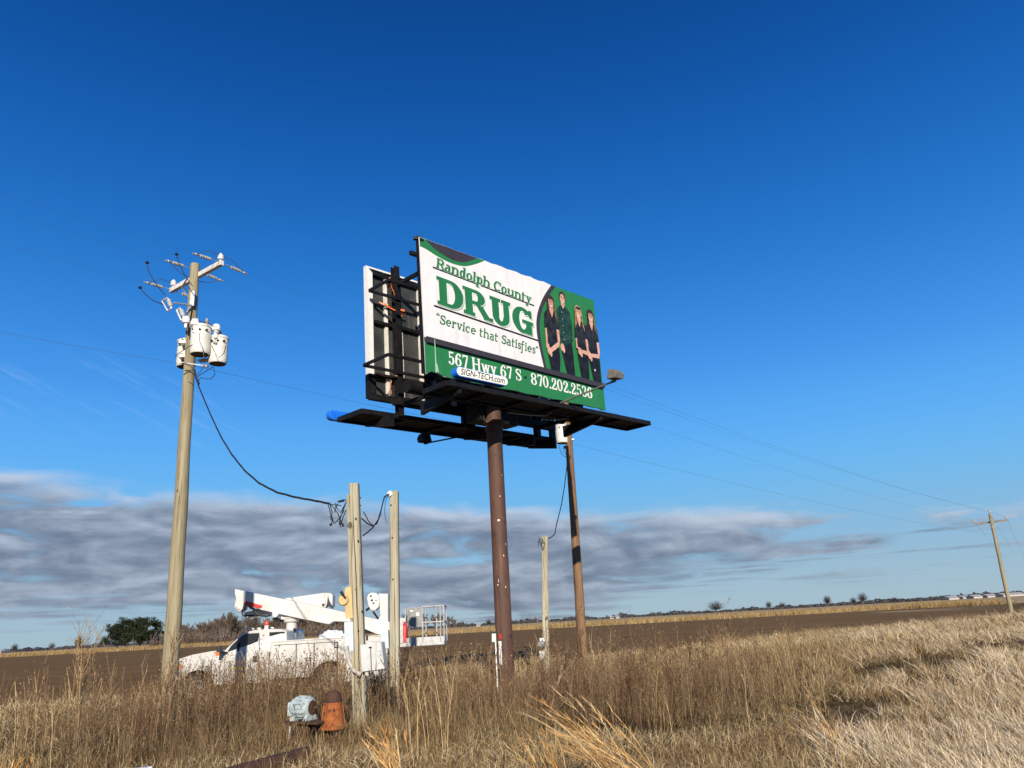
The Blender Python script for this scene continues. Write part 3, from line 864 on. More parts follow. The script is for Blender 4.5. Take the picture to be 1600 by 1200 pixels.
def build_billboard():
    root = thing('billboard', 'large two sided billboard on one rusty steel pole with a green and white printed banner', 'billboard', (POLE_XY[0], POLE_XY[1], 0.0))
    bs = MT['black_steel']
    # ---- rusty column
    m = MB()
    x, y = POLE_XY
    m.tube([(x, y, -0.3), (x, y, 3.4), (x, y, 3.43), (x, y, 7.45)], [0.214, 0.214, 0.209, 0.209], 32)
    col = m.build('pole', MT['rust_pole'], root, smooth=True)
    m = MB(); m.tube([(x, y, 6.78), (x, y, 6.98)], 0.245, 32); m.tube([(x, y, 6.98), (x, y, 7.06)], 0.30, 32)
    m.build('collar', MT['rust_pole'], col, smooth=True)
    m = MB(); rng = random.Random(4)
    for (px, py, w, h) in ((781, 775, .05, .07), (779, 813, .12, .10), (790, 850, .03, .10), (787, 868, .04, .08), (779, 907, .03, .13), (778, 914, .07, .05), (790, 917, .04, .12), (784, 742, .03, .05)):
        q = at(px, py, y - .22); w *= .6; h *= .7; a = (q.x - x) / 0.2145
        a = max(-.95, min(.95, a)); ang = math.asin(a)
        r = 0.2165
        pts = []
        k = 7
        for i in range(k):
            t = 2 * pi * i / k; rr = 0.5 * (0.7 + 0.5 * rng.random())
            da = ang + cos(t) * w * rr / r
            pts.append((x + r * sin(da), y - r * cos(da), q.z + sin(t) * h * rr))
        m.add(pts, [tuple(range(k))])
    m.each('scrape_mark', MT['dirt_white'], col, fix=False)
    # number strip and warning sticker on the column
    m = MB()
    def curved(px0, py0, px1, py1):
        q0 = at(px0, py0, y - .22); q1 = at(px1, py1, y - .22); r = .2185; vs = []; fs = []
        for i in range(5):
            xx = q0.x + (q1.x - q0.x) * i / 4; a = math.asin(max(-.98, min(.98, (xx - x) / r)))
            for zz in (q0.z, q1.z): vs.append((x + r * sin(a), y - r * cos(a), zz))
        for i in range(4): fs.append((2 * i, 2 * i + 2, 2 * i + 3, 2 * i + 1))
        m.add(vs, fs)
    curved(778.5, 1002, 785, 1039)
    m.build('white_strip', MT['sign_white'], col, fix=False)
    m = MB(); curved(779, 990.5, 783.5, 998.5); m.build('red_sticker', MT['red_paint'], col, fix=False)

    # ---- steel frame
    def B(): return MB(BBM)
    m = B()
    m.tube([(0.27, -1.1, 7.66), (6.9, -1.1, 7.66)], 0.17, 20)
    m.beam((2.55, -1.1, 7.25), (4.1, -1.1, 7.25), .5, .5)
    m.build('torsion_beam', bs, root, smooth=True)
    for u in (0.75, 3.35, 6.2):
        m = B()
        for z in ((7.42, 8.15, 9.55, 10.75) if u > 1 else (7.42, 10.9)):
            m.beam((u, -2.12, z), (u, -0.1, z), .08, .10)
        m.beam((u, -0.22, 7.2), (u, -0.22, 11.25), .16, .18)
        if u > 1:
            m.beam((u + .06, -2.12, 7.45), (u + .06, -0.2, 9.4), .06, .06)
            m.beam((u + .06, -0.2, 7.45), (u + .06, -2.1, 8.2), .06, .06)
        m.build('upright_frame', bs, root)
        m = B()
        for d in (-.075, .075):
            m.beam((u, -2.0 + d, 7.12), (u, -2.0 + d, 11.46), .17, .025, (0, 1, 0))
        m.beam((u, -2.0, 7.12), (u, -2.0, 11.46), .022, .13, (0, 1, 0))
        m.build('rear_post', bs, root)
    for z, u0, n0, n1 in ((8.30, -0.48, -1.86, -0.82), (10.45, -0.24, -1.88, -1.0)):
        m = B()
        for nn in (n0, n1): m.beam((u0, nn, z), (6.9, nn, z), .05, .075)
        for uu in (u0, 1.9, 3.2, 4.6, 5.8, 6.9): m.beam((uu, n0, z), (uu, n1, z), .05, .075)
        m.build('inner_walkway', bs, root)
    m = B()
    for z in (7.9, 8.8, 9.7, 10.6, 11.2): m.beam((0.05, -0.11, z), (7.15, -0.11, z), .10, .06)
    for z in (9.72,): m.beam((-.12, -0.25, z + 1.25), (1.2, -0.25, z + 1.25), .09, .10)
    m.beam((0.02, -.10, 7.7), (0.02, -.10, 11.42), .08, .05)
    m.beam((7.17, -.10, 7.7), (7.17, -.10, 11.32), .08, .05)
    m.beam((-.06, -.16, 11.36), (.12, -.04, 11.36), .10, .08)
    m.each('front_stringer', bs, root)

    # ---- catwalks
    def catwalk(u0, u1, n0, n1, z, outs, on0, on1):
        m = B()
        for nn in (n0, n1): m.beam((u0, nn, z), (u1, nn, z), .06, .12)
        for uu in (u0, u1): m.beam((uu, n0, z), (uu, n1, z), .06, .12)
        k = int((u1 - u0) / 1.25)
        for i in range(1, k): m.beam((u0 + (u1 - u0) * i / k, n0, z - .005), (u0 + (u1 - u0) * i / k, n1, z - .005), .05, .09)
        cw = m.build('catwalk', bs, root)
        m = B()
        nn = n0 + .06
        while nn < n1 - .05:
            m.box(u0 + .04, u1 - .04, nn, nn + .052, z + .035, z + .055); nn += .064
        m.build('walkway_grating', bs, cw)
        for uu in outs:
            m = B()
            a, b = (on0, on1)
            p = [(a, z - .07), (b, z - .07), (b, z - .18), (a, z - .40)]
            m.prism([(uu - .05, q, r) for q, r in p], [(uu + .05, q, r) for q, r in p])
            m.build('outrigger', bs, cw)
        return cw
    catwalk(-0.06, 8.27, -0.02, 0.86, 7.20, (0.35, 5.83), -0.6, 0.84)
    c2 = catwalk(-0.38, 7.10, -3.20, -2.12, 7.16, (0.32, 3.9, 5.75, 6.75), -1.75, -2.9)
    m = B()
    for uu in (3.15, 6.98): m.beam((uu, -2.05, 7.1), (uu, -2.05, 7.9), .18, .14, (0, 1, 0))
    for uu in (5.78, 5.2): m.beam((uu, -.15, 7.05), (uu, -.15, 7.75), .18, .14, (0, 1, 0))
    m.beam((0.5, -.3, 7.55), (6.9, -.3, 7.55), .18, .22)
    m.beam((0.5, -1.9, 7.50), (6.9, -1.9, 7.50), .18, .22)
    m.each('hanger', bs, root)
    # loose cables under the deck
    m = B()
    m.tube([(2.7, .1, 7.0), (3.4, .25, 6.98), (4.0, .3, 7.03), (4.25, .3, 7.14), (4.3, .3, 7.3)], .012, 6)
    m.tube([(4.2, .0, 7.02), (4.6, .1, 7.02), (5.1, .2, 7.10)], .012, 6)
    m.each('loose_cable', MT['porcelain_grey'], root)
    m = MB()
    rr = random.Random(3)
    for i in range(3):
        a = (x - .26 - .1 * rr.random(), y - .32 - .1 * rr.random(), 6.75 + .5 * rr.random()); b = (x - .05 - .3 * rr.random(), y - .32, 6.75 + .5 * rr.random())
        m.tube([a, ((a[0] + b[0]) / 2, y - .38, (a[2] + b[2]) / 2 - .1), b], .012, 5)
    m.each('cable_tangle', MT['cable'], root)

    # ---- rear face, seen from its inner side
    m = B()
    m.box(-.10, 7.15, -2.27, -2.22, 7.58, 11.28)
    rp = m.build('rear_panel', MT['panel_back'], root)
    m = B()
    m.prism([(-.12, -2.28, 8.22), (.0, -2.28, 8.22), (.0, -2.28, 11.22), (-.12, -2.28, 11.30)], [(-.12, -2.12, 8.22), (.04, -2.12, 8.22), (.06, -2.12, 11.14), (-.12, -2.12, 11.30)])
    m.box(-.12, 7.16, -2.28, -2.16, 11.28, 11.33)
    m.build('vinyl_edge', MT['trim_white'], rp)
    m = B()
    for uu, ww in ((.52, .09), (1.72, .10), (2.9, .13), (4.1, .13), (5.3, .13), (6.6, .13)):
        m.box(uu - ww / 2, uu + ww / 2, -2.218, -2.15, 7.62, 11.2)
    m.box(1.06, 1.10, -2.218, -2.19, 7.7, 9.75)
    m.each('stringer', MT['stringer'], rp)
    m = B()
    for z in (7.62, 8.22, 9.72, 11.13): m.box(0.10, 7.1, -2.215, -2.10, z - .045, z + .045)
    m.box(-.12, .10, -2.3, -2.14, 7.56, 8.20)
    m.box(-.12, 7.1, -2.2, -2.08, 7.50, 7.60)
    m.build('rear_girt', bs, rp)
    # ratchet straps and torn tape
    rr = random.Random(11)
    m = B()
    def strap(p, q, sag, w):
        p = Vector(p); q = Vector(q); n = 8; prev = None; vs = []; fs = []
        for i in range(n + 1):
            t = i / n; c = p.lerp(q, t) + Vector((rr.uniform(-.01, .01), 0, -sag * 4 * t * (1 - t)))
            vs += [c + Vector((0, 0, w / 2)), c - Vector((0, 0, w / 2)), c + Vector((0, .008, w / 2)), c + Vector((0, .008, -w / 2))]
            if i:
                b = 4 * i; fs += [(b - 4, b, b + 1, b - 3), (b - 2, b - 1, b + 3, b + 2)]
        m.add(vs, fs)
    strap((.40, -2.05, 10.25), (1.05, -2.0, 10.12), .03, .035); strap((.62, -2.05, 10.95), (.78, -2.04, 10.55), .02, .04); strap((.80, -2.04, 10.22), (.98, -2.03, 10.05), .05, .03)
    strap((.70, -1.98, 10.21), (.98, -1.92, 10.17), .01, .055)
    m.each('orange_strap', MT['orange'], rp, fix=False)
    m = B()
    strap((.15, -2.05, 8.22), (.9, -2.05, 8.30), .05, .05); strap((.52, -2.08, 8.2), (.55, -2.08, 7.7), .0, .06); strap((.56, -2.08, 8.1), (.42, -2.07, 7.66), .03, .05)
    strap((.47, -2.08, 7.95), (.56, -2.08, 7.6), .02, .05); strap((1.62, -1.95, 8.45), (1.66, -1.95, 8.1), .0, .05); strap((.2, -2.06, 10.3), (.5, -2.05, 10.28), .03, .05); strap((.45, -2.05, 11.0), (.62, -2.05, 11.12), .03, .06)
    m.each('faded_strap', MT['orange_pale'], rp, fix=False)

    # ---- printed banner on the front face
    WHITE, GREEN, DARK, BLACK, TXT, SHAD, SKIN, HAIR1, HAIR2, SHIRT, NAVY, LGT = range(12)
    mats = [printed('banner_white', (0.745, 0.735, 0.74), .6), printed('banner_green', (0.022, 0.185, 0.060)), printed('banner_charcoal', (0.042, 0.036, 0.045)),
            printed('banner_black_line', (0.010, 0.009, 0.012)), printed('banner_letter_green', (0.020, 0.165, 0.058)), printed('banner_pale_green', (0.36, 0.50, 0.39)),
            printed('banner_skin', (0.68, 0.42, 0.33), .5, (0.50, 0.26, 0.19), 5.0), printed('banner_brown_hair', (0.075, 0.038, 0.022), .5, (0.022, 0.012, 0.010), 9.0), printed('banner_blond_hair', (0.46, 0.31, 0.16), .5, (0.16, 0.085, 0.04), 9.0),
            printed('banner_black_shirt', (0.034, 0.033, 0.035), .5, (0.006, 0.006, 0.007), 6.0), printed('banner_dark_trousers', (0.018, 0.017, 0.020), .5, (0.005, 0.005, 0.006), 5.0), printed('banner_letter_white', (0.80, 0.80, 0.78))]
    m = B()
    lay = [0]
    def flat(poly, mat, layer):
        lay[0] += 1
        n = 0.004 + 0.0022 * layer + (lay[0] % 40) * 0.00004
        m.m = mat
        m.add([(s, n, 7.69 + t) for s, t in poly], [tuple(range(len(poly)))])
    def strip(pts_a, pts_b, mat, layer):
        for i in range(len(pts_a) - 1):
            flat([pts_a[i], pts_a[i + 1], pts_b[i + 1], pts_b[i]], mat, layer)
    # sheet with a slightly pulled outline
    top = [(i * 7.2 / 36, 3.66 + .014 * sin(i * 1.9) + .010 * sin(i * 4.3)) for i in range(37)]
    bot = [(i * 7.2 / 36, 0.012 * sin(i * 1.3) + (.05 if i in (1, 2) else 0) - (.03 if i >= 35 else 0)) for i in range(37)]
    bot[0] = (0.03, -.03); bot[36] = (7.2, -.02)
    top = [(s, min(t, 3.655) if s > 4.9 else t) for s, t in top]
    m.m = WHITE
    out = bot + top[::-1]
    m.prism([(s, -.03, 7.69 + t) for s, t in out], [(s, 0.002, 7.69 + t) for s, t in out])
    def topt(s): return float(np.interp(s, [p[0] for p in top], [p[1] for p in top])) - .006
    def bott(s): return float(np.interp(s, [p[0] for p in bot], [p[1] for p in bot])) + .004
    def fill_down(xs, lo, mat, layer):
        ss = np.linspace(xs[0][0], xs[-1][0], 40)
        lo_ = [(s, float(np.interp(s, [p[0] for p in xs], [p[1] for p in xs]))) for s in ss]
        strip(lo_, [(s, lo(s)) for s in ss], mat, layer)
    def cr(pts, k=8):
        P = [pts[0]] + list(pts) + [pts[-1]]; o = []
        for i in range(1, len(P) - 2):
            for j in range(k):
                t = j / k
                f = lambda a, b, c, d: 0.5 * (2 * b + (c - a) * t + (2 * a - 5 * b + 4 * c - d) * t * t + (3 * b - a - 3 * c + d) * t ** 3)
                o.append(tuple(f(*[P[i + q][c] for q in (-1, 0, 1, 2)]) for c in (0, 1)))
        return o + [pts[-1]]
    # corner cap
    capo = cr([(0.004, 3.40), (0.24, 3.37), (0.5, 3.30), (0.84, 3.24), (1.2, 3.225), (1.58, 3.28), (2.02, 3.48), (2.32, 3.655)])
    fill_down(capo, topt, GREEN, 0)
    capi = cr([(0.22, 3.64), (0.5, 3.47), (0.9, 3.36), (1.25, 3.335), (1.58, 3.40), (2.05, 3.655)])
    fill_down(capi, topt, DARK, 1)
    flat([(0.004, 3.55), (.10, 3.55), (.16, 3.62), (.004, 3.655)], BLACK, 2)
    # green field with the dark rim at the right
    rim = cr([(5.14, 3.655), (4.75, 3.2), (4.47, 2.75), (4.33, 2.4), (4.28, 2.08), (4.30, 1.7), (4.37, 1.3), (4.47, .86)], 6)
    inn = cr([(5.34, 3.655), (4.93, 3.2), (4.63, 2.75), (4.48, 2.4), (4.42, 2.08), (4.43, 1.7), (4.49, 1.3), (4.58, .86)], 6)
    strip(rim, [(7.203, t) for s, t in rim], DARK, 0)
    strip(inn, [(7.204, t) for s, t in inn], GREEN, 1)
    # bottom band
    ss = np.linspace(0.004, 7.205, 40)
    strip([(s, bott(s)) for s in ss], [(s, .93 - .0152 * s) for s in ss], DARK, 3)
    strip([(s, bott(s)) for s in ss], [(s, .80 - .0158 * s) for s in ss], GREEN, 4)
    # rules
    flat([(.40, 2.90), (4.26, 2.745), (4.26, 2.79), (.40, 2.945)], BLACK, 2)
    flat([(.38, 1.825), (4.30, 1.665), (4.30, 1.715), (.38, 1.875)], BLACK, 2)
    # lettering
    def put(polys, mat, layer, dx=0, dy=0):
        for q in polys: flat([(a + dx, b + dy) for a, b in q], mat, layer)
    A = dict(text='Randolph County', x0=.50, y0=2.935, x1=4.14, height=.30, slope=-.040, slant=.16, w=.19, h=.125, xh=.72, sl=.075, st=.10, track=-.02)
    T = A.pop('text')
    fat = dict(A); fat.update(w=.30, h=.23, st=.2, sl=.13)
    put(letters(T, **fat), WHITE, 3)
    put(letters(T, **A), SHAD, 4, .020, -.014); put(letters(T, **A), TXT, 5)
    Dk = dict(x0=.50, y0=1.925, x1=4.20, height=.785, slope=-.040, w=.30, h=.135, sl=.085, st=.135, track=-.03)
    put(letters('DRUG', **Dk), SHAD, 3, .045, -.026)
    fat = dict(Dk); fat.update(w=.325, h=.165, sl=.095, st=.16)
    put(letters('DRUG', **fat), LGT, 4, .012, -.006); put(letters('DRUG', **Dk), TXT, 5)
    put(letters('<Service that Satisfies>', .40, 1.40, 4.26, .255, slope=-.039, slant=.16, w=.145, h=.10, xh=.70, sl=.06, st=.08), TXT, 5)
    put(letters('567 Hwy 67 S', .76, .355, 3.46, .345, slope=-.014, w=.17, h=.075, xh=.68, sl=.06, st=.07), LGT, 6)
    put(letters('*', 3.56, .335, 3.68, .30, w=.1, h=.1), BLACK, 6)
    put(letters('870.202.2536', 3.84, .30, 6.62, .345, slope=-.012, w=.17, h=.075, sl=.06, st=.07), LGT, 6)
    # four printed people in black
    def ell(c, rx, ry, n=16, a0=0, a1=360): return [(c[0] + rx * cos(radians(a0 + (a1 - a0) * i / n)), c[1] + ry * sin(radians(a0 + (a1 - a0) * i / n))) for i in range(n + (0 if a1 - a0 == 360 else 1))]
    TAWNY = len(mats) + 1
    def figure(x, head, w, man, hair, shirt, foot, hand, base):
        """x middle of the body, head centre, half shoulder width"""
        hx, hy = head; sh = hy - .36; hw = w
        L = base
        # trousers
        flat([(foot - .16, .80), (foot + .02, .80), (x - .02, hand[1] - .15), (x - .02, hand[1] + .25), (x - hw * .80, hand[1] + .28), (x - hw * .80, hand[1] - .1)], NAVY, L)
        flat([(foot + .00, .80), (foot + .20, .80), (x + hw * .86, hand[1] - .1), (x + hw * .80, hand[1] + .28), (x - .05, hand[1] + .25), (x - .05, hand[1] - .15)], NAVY, L)
        if not man:      # long hair behind the shoulders
            flat([(hx - .15, hy + .02), (hx - .17, hy - .32), (hx - .26, hy - .56), (hx - .06, hy - .52), (hx + .08, hy - .5), (hx + .27, hy - .66), (hx + .22, hy - .34), (hx + .16, hy + .05)], HAIR2 if hair == HAIR2 else TAWNY, L + 1)
        # arms
        if man:
            flat([(x - hw * .72, sh - .06), (x - hw * 1.02, sh - .5), (x - hw * .86, sh - .95), (hand[0] - .04, hand[1] + .05), (hand[0] + .12, hand[1] + .14), (x - hw * .5, sh - .8), (x - hw * .4, sh - .2)], shirt, L + 2)
            flat([(x + hw * .72, sh - .06), (x + hw * 1.05, sh - .5), (x + hw * .96, sh - .95), (hand[0] + .12, hand[1] + .05), (hand[0] + .12, hand[1] + .2), (x + hw * .6, sh - .85), (x + hw * .4, sh - .2)], shirt, L + 2)
        else:
            flat([(x - hw * .98, sh - .52), (x - hw * 1.0, sh - .85), (hand[0] - .10, hand[1] + .12), (hand[0] + .02, hand[1] + .02), (hand[0] + .04, hand[1] + .16), (x - hw * .74, sh - .8), (x - hw * .72, sh - .5)], SKIN, L + 3)
            flat([(x + hw * .99, sh - .46), (x + hw * 1.0, sh - .78), (x + hw * .78, sh - 1.0), (hand[0] + .12, hand[1] + .0), (hand[0] + .03, hand[1] + .10), (x + hw * .66, sh - .86), (x + hw * .62, sh - .46)], SKIN, L + 5)
        # torso
        flat([(hx - .07, sh + .14), (x - hw * .55, sh + .08), (x - hw * .92, sh - .04), (x - hw * 1.04, sh - .46), (x - hw * .74, sh - .52), (x - hw * .78, hand[1] + .24), (x + hw * .80, hand[1] + .24), (x + hw * .70, sh - .5), (x + hw * 1.06, sh - .42), (x + hw * .94, sh - .04), (x + hw * .55, sh + .08), (hx + .08, sh + .14)], shirt, L + 4)
        # neck opening, hands
        flat([(hx - .075, sh + .22), (hx + .085, sh + .22), (hx + .10, sh + .13), (hx + .01, sh - (.02 if man else .12)), (hx - .09, sh + .13)], SKIN, L + 5)
        flat(ell((hand[0] + .02, hand[1] + .03), .09, .12), SKIN, L + 6); flat(ell((hand[0] + .08, hand[1] - .05), .05, .10), SKIN, L + 6)
        if man:
            flat(ell((hx + .01, hy + .05), .155, .19), HAIR1, L + 6)
            for j in range(5): flat(ell((x - .10, sh - .1 - j * .22), .012, .014, 8), LGT, L + 7)
            flat([(hx - .09, sh + .16), (hx + .0, sh + .02), (hx + .10, sh + .16), (hx + .12, sh + .10), (hx + .0, sh - .05), (hx - .11, sh + .10)], NAVY, L + 6)
        else:
            flat(ell((hx, hy + .06), .175, .19), HAIR1 if hair != HAIR2 else HAIR2, L + 6)
            flat([(hx + .10, hy + .10), (hx + .17, hy + .02), (hx + .20, hy - .34), (hx + .26, hy - .60), (hx + .15, hy - .42), (hx + .11, hy - .1)], HAIR2 if hair == HAIR2 else TAWNY, L + 8)
            flat([(hx - .11, hy + .10), (hx - .17, hy + .02), (hx - .20, hy - .36), (hx - .22, hy - .54), (hx - .11, hy - .36), (hx - .10, hy - .1)], HAIR2 if hair == HAIR2 else HAIR1, L + 8)
        flat(ell((hx, hy - .015), .115, .175), SKIN, L + 7)
        for e in (-.045, .05): flat(ell((hx + e, hy + .025), .026, .016, 8), HAIR1, L + 9); flat(ell((hx + e, hy + .065), .032, .008, 8), HAIR1, L + 9)
        flat([(hx - .05, hy - .095), (hx + .055, hy - .095), (hx + .025, hy - .125), (hx - .02, hy - .125)], LGT, L + 9)
        flat([(hx + .0, hy + .0), (hx + .02, hy - .06), (hx - .02, hy - .06)], HAIR2, L + 9)
        if not man: flat(ell((hx, hy + .15), .12, .05), HAIR1, L + 9)
    GSH = len(mats); mats.append(printed('banner_dark_green_shirt', (0.026, 0.075, 0.055), .5, (0.006, 0.020, 0.015), 6.0))
    mats.append(printed('banner_tawny_hair', (0.26, 0.15, 0.075), .5, (0.07, 0.035, 0.018), 9.0))
    figure(5.58, (5.57, 3.30), .33, True, HAIR1, GSH, 5.66, (5.34, 1.66), 6)
    figure(4.93, (4.97, 3.02), .32, False, HAIR1, SHIRT, 4.92, (4.70, 1.42), 16)
    figure(6.86, (6.88, 3.00), .32, False, HAIR1, SHIRT, 6.90, (6.62, 1.62), 16)
    figure(6.28, (6.24, 2.98), .30, False, HAIR2, SHIRT, 6.28, (6.12, 1.66), 26)
    flat(ell((6.80, 1.20), .03, .035), LGT, 30)
    strip([(s, .78 - .0158 * s) for s in ss], [(s, .93 - .0152 * s) for s in ss], DARK, 38)
    # folded hem and torn corner at the left
    flat([(.25, .02), (.30, .02), (.285, .9), (.265, .9)], SHAD, 40); flat([(.26, .06), (.36, .03), (.33, .22), (.28, .30)], SHAD, 41)
    m.build('banner', mats, root, fix=False)

    # ---- pill shaped plaque on the front catwalk
    def pill(u0, u1, z0, z1, rise):
        r = (z1 - z0) / 2; o = []
        for i in range(9): a = radians(90 + 180 * i / 8); o.append((u0 + r + r * cos(a), z0 + r + r * sin(a)))
        for i in range(9): a = radians(-90 + 180 * i / 8); o.append((u1 - r + r * cos(a), z0 + r + rise + r * sin(a)))
        return o
    m = B(); o = pill(.17, 1.93, 7.395, 7.645, 0.0)
    m.prism([(u, .74, z) for u, z in o], [(u, .93, z) for u, z in o])
    pl = m.build('name_plaque', MT['blue_plastic'], root, bevel=.01)
    m = B(); o2 = pill(.19, 1.91, 7.413, 7.627, 0.0); m.prism([(u, .93, z) for u, z in o2], [(u, .938, z) for u, z in o2])
    m.build('plaque_face', plain('cream_plaque_face', (.86, .84, .70), .4, var=.05), pl)
    fc = bpy.data.curves.new('plaque_text', 'FONT'); fc.body = 'SIGN-TECH.com'; fc.size = .22; fc.shear = .28; fc.offset = .003
    fo = bpy.data.objects.new('plaque_text', fc)
    COL.objects.link(fo)
    bpy.context.view_layer.update()
    me = bpy.data.meshes.new_from_object(fo.evaluated_get(bpy.context.evaluated_depsgraph_get()))
    xs = [v.co.x for v in me.vertices]; ys = [v.co.y for v in me.vertices]
    kx = 1.50 / (max(xs) - min(xs)); ky = .165 / (max(ys) - min(ys))
    m = B()
    m.add([(.30 + (v.co.x - min(xs)) * kx, .9405, 7.445 + (v.co.y - min(ys)) * ky) for v in me.vertices], [tuple(p.vertices) for p in me.polygons])
    m.build('plaque_lettering', plain('navy_lettering', (.012, .016, .10), .5), pl, fix=False)
    bpy.data.objects.remove(fo); bpy.data.curves.remove(fc); bpy.data.meshes.remove(me)
    m = B(); o = pill(-.62, 1.1, 7.16, 7.42, 0.0); m.prism([(u, -3.42, z) for u, z in o], [(u, -3.24, z) for u, z in o])
    m.build('name_plaque', MT['blue_plastic'], root, bevel=.02)

    # ---- flood lamps on arms
    def lamp(u, n0, n1, z0, z1, out, mat):
        m = B(); m.tube([(u, n0, z0), (u, n1, z1)], .024, 10)
        m.tube([(u, n1 - .12 * out, z1 - .008 * 1), (u, n1 + .03 * out, z1)], .036, 10)
        arm = m.build('lamp_arm', mat, root, smooth=True)
        m = B(); zz = z1 + .03
        a = [(n1 - .13 * out, zz + .03), (n1 + .16 * out, zz + .00), (n1 + .20 * out, zz + .14), (n1 + .10 * out, zz + .25), (n1 - .06 * out, zz + .27)]
        m.prism([(u - .17, q, r) for q, r in a], [(u + .17, q, r) for q, r in a])
        m.tube([(u, n1, z1 - .02), (u, n1, zz + .05)], .035, 10)
        h = m.build('flood_lamp', mat, arm, bevel=.012)
    lamp(4.25, 0.5, 2.55, 7.33, 7.50, 1, MT['lamp_body'])
    lamp(3.65, -2.9, -4.45, 7.05, 7.16, -1, MT['black_steel'])
    return root


build_billboard()

# ---------------------------------------------------------------- utility poles, transformers, wires
LINE = Vector((0.56, 0.83, 0)).normalized()        # direction of the power line
ARM = Vector((0.80, -0.60, 0)).normalized()        # cross-arm direction


def round_pole(name, base, top, r0, r1, mat, label, group=None):
    t = thing(name, label, 'utility pole', base, group)
    m = MB(); n = 9; pts = []; rs = []
    rr = random.Random(len(label))
    base = Vector(base); top = Vector(top)
    for i in range(n + 1):
        k = i / n; pts.append(base.lerp(top, k) + Vector((rr.uniform(-.012, .012), 0, 0)) * (1 if 0 < i < n else 0)); rs.append((r0 + (r1 - r0) * k) * rr.uniform(.985, 1.015))
    pts.insert(0, base - Vector((0, 0, .4))); rs.insert(0, r0)
    m.tube(pts, rs, 24)
    m.build('shaft', mat, t, smooth=True)
    return t


def insulator(m, p, d, L=.42, r=.042, n=7):
    """polymer string of sheds from p along d"""
    p = Vector(p); d = Vector(d).normalized()
    prof = [(0.010, 0), (0.010, L * .22)]
    for i in range(n):
        h = L * (.22 + .62 * i / n)
        prof += [(.014, h), (r, h + .012), (r * .9, h + .022), (.014, h + .034)]
    prof += [(.012, L * .88), (.024, L * .92), (.024, L)]
    m.lathe(p, prof, 12, d)


